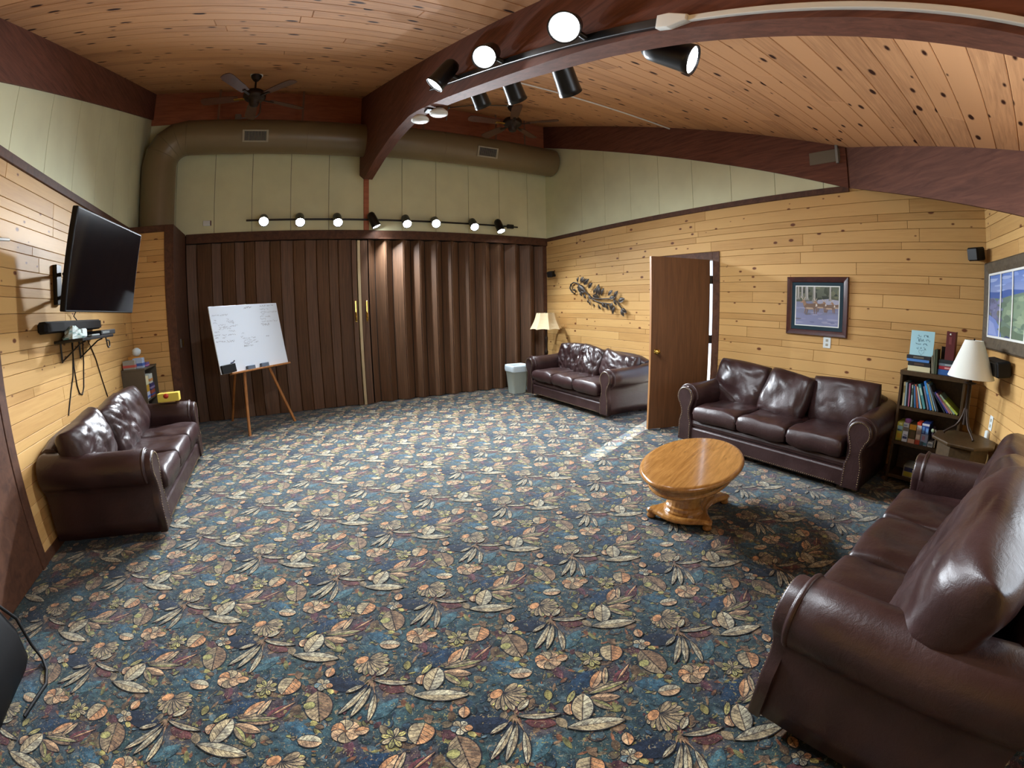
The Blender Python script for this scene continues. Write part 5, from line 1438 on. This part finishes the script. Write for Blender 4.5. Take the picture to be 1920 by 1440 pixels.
for z, th, c, bd, y1_, h, lab in ((1.0055, .044, '#d8d3ac', None, .955, .205, 'thick cream book at the bottom of the left stack on the bookshelf'), (1.050, .036, '#17171c', '#4a3a30', .957, .205, 'black book above the cream one in the left stack'),
                              (1.0865, .022, '#4f86cc', None, .970, .205, 'light blue book in the left stack on the bookshelf'), (1.109, .030, '#23242a', '#6a675c', .974, .22, 'dark book on top of the left stack under the card')):
    book('book', lab, (BX+.045, y1_, z), th, h, .15, c, 0, True, TG_, band=bd)
for z, th, c, bd, y1_, h, lab in ((1.0055, .045, '#2d62aa', None, .680, .20, 'blue book at the bottom of the right stack on the bookshelf'), (1.051, .028, '#9b2638', '#d9a2a0', .676, .19, 'red book in the right stack on the bookshelf'), (1.0795, .022, '#6f7f8c', '#a8b0b4', .678, .20, 'grey blue book in the right stack on the bookshelf'), (1.102, .030, '#1c2a30', None, .680, .21, 'dark green black book topping the right stack')):
    book('book', lab, (BX+.05, y1_, z), th, h, .16, c, 0, True, TG_, band=bd)
for k, (y, h, th, c, lean, lab) in enumerate(((.734, .148, .011, '#8c8a76', .09, 'short grey booklet standing between the two stacks'), (.721, .198, .011, '#6f7562', .05, 'tall grey green booklet standing between the two stacks'), (.707, .204, .020, '#39452f', .04, 'dark green booklet standing between the two stacks'))):
    book('booklet', lab, (BX+.04, y, 1.0055), th, h, .15, c, lean, False, TG_)
book('book', 'small black book standing behind the right stack', (BX+.225, .69, 1.0055), .035, .225, .045, '#101014', 0, False, TG_)
t = book('binder', 'tall maroon binder standing on the right stack of books', (BX+.05, .632, 1.1325), .080, .235, .13, '#5c1f22', -.02, False, None, 'binder')
mb = MB(); mb.lathe([(.008, 0), (.008, .001), (.0, .0015)], seg=12); mb.v = [(-.0022-z, -.04+x, .212+y) for x, y, z in mb.v]; build('finger_ring', mb, m_wplastic, t)
mb = MB(); mb.box(-.0032, -.0022, -.052, -.028, .13, .19); build('spine_label', mb, colmat('#7a3a3c'), t)
# card with handwriting
co = V((BX+.075, .850, 1.1395)); t = thing('greeting_card', 'pale turquoise card with blue handwriting propped on the left book stack', 'card', co)
cu = V((.16, 0, .987)).normalized(); cn = V((-.987, 0, .16)).normalized(); ce = V((0, -1, 0))
mb = MB(); mb.obox(cu*.106, ce*.108, cu*.106, cn*.002, bev=.001); build('card_sheet', mb, colmat('#a9dbe8', .5), t)
mb = MB(); mb.obox(cu*.10 - cn*.05, ce*.10, (cu*.1 - cn*.0), cn*.001); mb.v = [tuple(V(p) + (-cn)*(.0) ) for p in mb.v]
mb = MB(); mb.add([V((.03,-.1,0)), V((.03,.1,0)), V((.075,.1,0)), V((.075,-.1,0)), cu*.20+V((.004,-.1,0)), cu*.20+V((.004,.1,0))], [(0,1,5,4), (3,2,1,0), (2,3,4,5), (0,4,3), (1,2,5)]); build('card_stand', mb, colmat('#23343c'), t)
mb = MB(); hr = random.Random(8)
for (a0, b0, a1, b1, hh) in ((-.045,.168,-.01,.168,.010), (.01,.168,.055,.168,.012), (-.05,.135,-.02,.14,.022), (-.015,.132,.02,.132,.014), (.03,.132,.07,.132,.012), (-.06,.098,-.01,.098,.010), (.01,.098,.05,.098,.010), (-.05,.062,-.03,.062,.012), (-.015,.062,.0,.062,.010), (.015,.062,.045,.062,.014)):
    n_ = max(5, int((a1-a0)/.0035)); P_ = []
    for k in range(n_+1): P_.append(ce*(a0+(a1-a0)*k/n_) + cu*(b0 + hh*hr.choice((-.8, -.3, .3, .8))) + cn*.0028)
    for p, q in zip(P_[:-1], P_[1:]):
        d = (q-p).normalized(); s_ = d.cross(cn)*.0011; mb.add([p+s_, p-s_, q-s_, q+s_], [(0,1,2,3)]); mb.add([p+s_, p-s_, q-s_, q+s_], [(3,2,1,0)])
for k in range(16):
    a = 2*PI*k/16; b = 2*PI*(k+1)/16
    def hp_(a): return ce*(.0008*16*math.sin(a)**3*2.0) + cu*(.05 + .0008*2.0*(13*math.cos(a)-5*math.cos(2*a)-2*math.cos(3*a)-math.cos(4*a)) - .02) + cn*.0028
    p, q = hp_(a), hp_(b); d = (q-p).normalized(); s_ = d.cross(cn)*.0009; mb.add([p+s_, p-s_, q-s_, q+s_], [(0,1,2,3)]); mb.add([p+s_, p-s_, q-s_, q+s_], [(3,2,1,0)])
build('handwriting', mb, colmat('#4a7a98'), t)
# games on the lower shelf
GG = 'game boxes on the lower shelf of the bookshelf'
def game(label, y0, y1, z0, z1, cols, name='game_box', dep=.20, xo=.02, cat='box'):
    t = thing(name, label, cat, (BX+xo, (y0+y1)/2, z0), 0, GG); w = (y1-y0)/2; H = z1-z0
    mb = MB(); mb.box(0, dep, -w, w, 0, H, bev=.002); build('box_body', mb, colmat(cols[0]), t)
    for a, b, c, d, cc in cols[1:]:
        mb = MB(); mb.box(-.0012, .0, -w + 2*w*(1-b), -w + 2*w*(1-a), H*c, H*d); build('printed_panel', mb, colmat(cc), t)
game('yellow green game box at the left end of the lower shelf', .925, .980, .3875, .553, ['#b3b64e', (.1,.95,.60,.80,'#8fb9c9'), (.1,.9,.52,.62,'#4c6f86'), (.2,.9,.15,.4,'#c6a83c'), (.3,.8,.86,.96,'#d6dca0')])
game('white game box with dark blue lettering on the lower shelf', .869, .921, .3875, .480, ['#d2dbe8', (.1,.9,.28,.52,'#38426e'), (.25,.85,.58,.70,'#7c88b0')])
game('grey photo puzzle box on top of the white box', .870, .923, .4805, .553, ['#c6ccd2', (.06,.94,.05,.50,'#6f6c66'), (.1,.7,.62,.82,'#7f97b4')])
game('brown game box with a mustard top on the lower shelf', .800, .863, .3875, .556, ['#4d4526', (0,1,.70,.97,'#d29a2c'), (0,1,0,.22,'#c9a48c'), (.3,.8,.3,.6,'#5c4a36')])
game('narrow red and white game box on the lower shelf', .752, .795, .3875, .555, ['#b9a294', (0,1,0,.24,'#a8432c'), (.1,.9,.30,.50,'#d6cbc0'), (.1,.9,.55,.72,'#8f8a8c'), (0,1,.78,.98,'#c7ccd2')])
game('small red box on top of the narrow game box', .758, .797, .5555, .580, ['#c23c22'], dep=.12)
game('pale lilac game box low in the blue pair', .682, .748, .3875, .487, ['#93a4cc', (.05,.5,0,.35,'#3f5564'), (.2,.6,.5,.85,'#b08aa8'), (.45,.95,.1,.3,'#4f8aa0')])
game('deep blue game box with a white lid on the lower shelf', .684, .750, .4875, .580, ['#2c4792', (0,1,.80,1.0,'#d3dae8'), (.1,.4,.1,.7,'#5f92cf'), (.6,.95,.05,.6,'#6fa0dc')])
game('small white box at the right of the lower shelf', .628, .676, .3875, .432, ['#c3cfd8', (.15,.85,.3,.7,'#7f95a8')])
t = thing('purple_tin', 'round purple tin lying on the game boxes', 'tin', (BX+.06, .892, .5535), 0, GG); mb = MB(); mb.lathe([(.026, 0), (.03, .008), (.03, .026), (.024, .034), (.0, .036)], seg=20); build('tin_body', mb, colmat('#8d5b96'), t)
t = thing('drawstring_bag', 'dark drawstring bag with a pale tag on the lower shelf', 'bag', (BX+.09, .645, .4325), 0, GG)
mb = MB(); mb.ball((0,0,.065), (.055,.027,.065), seg=14, rg=10); mb.v = [(x*(1+.15*mnoise.noise(V((x*40,y*40,z*40)))), y, max(0, z)) for x, y, z in mb.v]; build('bag_body', mb, colmat('#3b2c3a'), t)
mb = MB(); mb.lathe([(.016, 0), (.016, .003), (0, .003)], seg=14); mb.v = [(-.056-z, .005+x, .10+y) for x, y, z in mb.v]; build('tag', mb, colmat('#b9d0b0'), t)
mb = MB(); mb.tube([(-.05,-.02,.11), (-.06,-.032,.05), (-.065,-.034,-.0), (-.066,-.033,-.04)], .004, seg=6); build('drawstring', mb, colmat('#c9c6b8'), t)
game('clear tub with a navy and yellow label at the bottom of the bookshelf', .745, .855, .0805, .185, ['#8d938c', (.08,.95,.50,.85,'#27305c'), (.08,.95,.08,.48,'#a9a83c')], name='storage_tub')

# ------------------------------------------------------------------ black bag at the left edge
t = thing('shoulder_bag', 'black fabric shoulder bag on the carpet at the foot of the left door', 'bag', (-1.70, 1.62, 0))
mb = MB(); rg = []
for z, a, b in ((0, .12, .30), (.05, .155, .335), (.20, .16, .33), (.34, .13, .29), (.44, .09, .23), (.48, .05, .16)):
    rg.append([(x*(1+.08*mnoise.noise(V((x*7, y*7, z*6)))), y*(1+.06*mnoise.noise(V((x*7, y*7, z*6+5)))), z) for x, y, _ in rrect(a, b, min(a, b)*.6, z, 5)])
mb.rings(rg, smooth=True); build('bag_body', mb, m_blackp, t)
mb = MB(); mb.tube([(.10, .24, .40), (.16, .31, .25), (.17, .32, .09), (.21, .30, .02), (.26, .22, .008), (.29, .12, .008), (.24, -.1, .008)], .009, seg=8); build('strap', mb, m_blackp, t)
mb = MB(); mb.ball((.0, .02, .50), (.05, .13, .05), seg=12, rg=8); build('folded_cloth', mb, colmat('#8fb0dc'), t)
mb = MB(); mb.ball((.03, .10, .465), (.045, .07, .03), seg=12, rg=8); build('leather_flap', mb, colmat('#a98558'), t)

# ------------------------------------------------------------------ light
def light(name, kind, loc, energy, col, **k):
    l = bpy.data.lights.new(name, kind); l.energy = energy; l.color = col
    for a, v in k.items(): setattr(l, a, v)
    o = bpy.data.objects.new(name, l); COL.objects.link(o); o.location = loc; return o
sun = light('sun', 'SUN', (8, 6, 6), 9, (1, .97, .92), angle=.01)
sun.rotation_euler = V((-.915, -.385, -.84)).to_track_quat('-Z', 'Y').to_euler()
wc = fo + fd*((WS0+WS1)/2) - fn*.12
wl = light('window_daylight', 'AREA', (wc.x, wc.y, (WZ0+WZ1)/2), 14, (.90, .96, 1.0), shape='RECTANGLE', size=WS1-WS0, size_y=WZ1-WZ0)
wl.rotation_euler = V(fn).to_track_quat('-Z', 'Z').to_euler()
w = bpy.data.worlds.new('world'); SC.world = w; w.use_nodes = True
bg = w.node_tree.nodes['Background']; bg.inputs[0].default_value = (.62, .78, 1.0, 1); bg.inputs[1].default_value = 1.3

# ------------------------------------------------------------------ camera (wide fisheye lens)
yaw, pitch_, roll = CAMP[:3]
f = V((math.sin(yaw)*math.cos(pitch_), math.cos(yaw)*math.cos(pitch_), math.sin(pitch_)))
r_ = V((math.cos(yaw), -math.sin(yaw), 0)); u_ = r_.cross(f)
r2 = r_*math.cos(roll) + u_*math.sin(roll); u2 = -r_*math.sin(roll) + u_*math.cos(roll)
cm = Matrix((r2, u2, -f)).transposed().to_4x4(); cm.translation = (0, 0, 1.46)
cd = bpy.data.cameras.new('camera'); cam = bpy.data.objects.new('camera', cd); COL.objects.link(cam); cam.matrix_world = cm
cd.type = 'PANO'; cd.sensor_fit = 'HORIZONTAL'; cd.sensor_width = 36; cd.sensor_height = 27; cd.clip_start = .05
cd.panorama_type = 'FISHEYE_LENS_POLYNOMIAL'; cd.fisheye_fov = math.radians(179)
cd.fisheye_polynomial_k0 = 0
for i in range(4): setattr(cd, 'fisheye_polynomial_k%d' % (i+1), -CAMP[3+i]/18**(i+1))
SC.camera = cam
SC.view_settings.view_transform = 'Standard'; SC.view_settings.look = 'None'; SC.view_settings.exposure = 1.12; SC.view_settings.gamma = 1.0
SC.view_settings.use_curve_mapping = False
try:
    SC.cycles.use_denoising = True; SC.cycles.max_bounces = 8; SC.cycles.diffuse_bounces = 5; SC.cycles.sample_clamp_indirect = 4.0
except Exception: pass
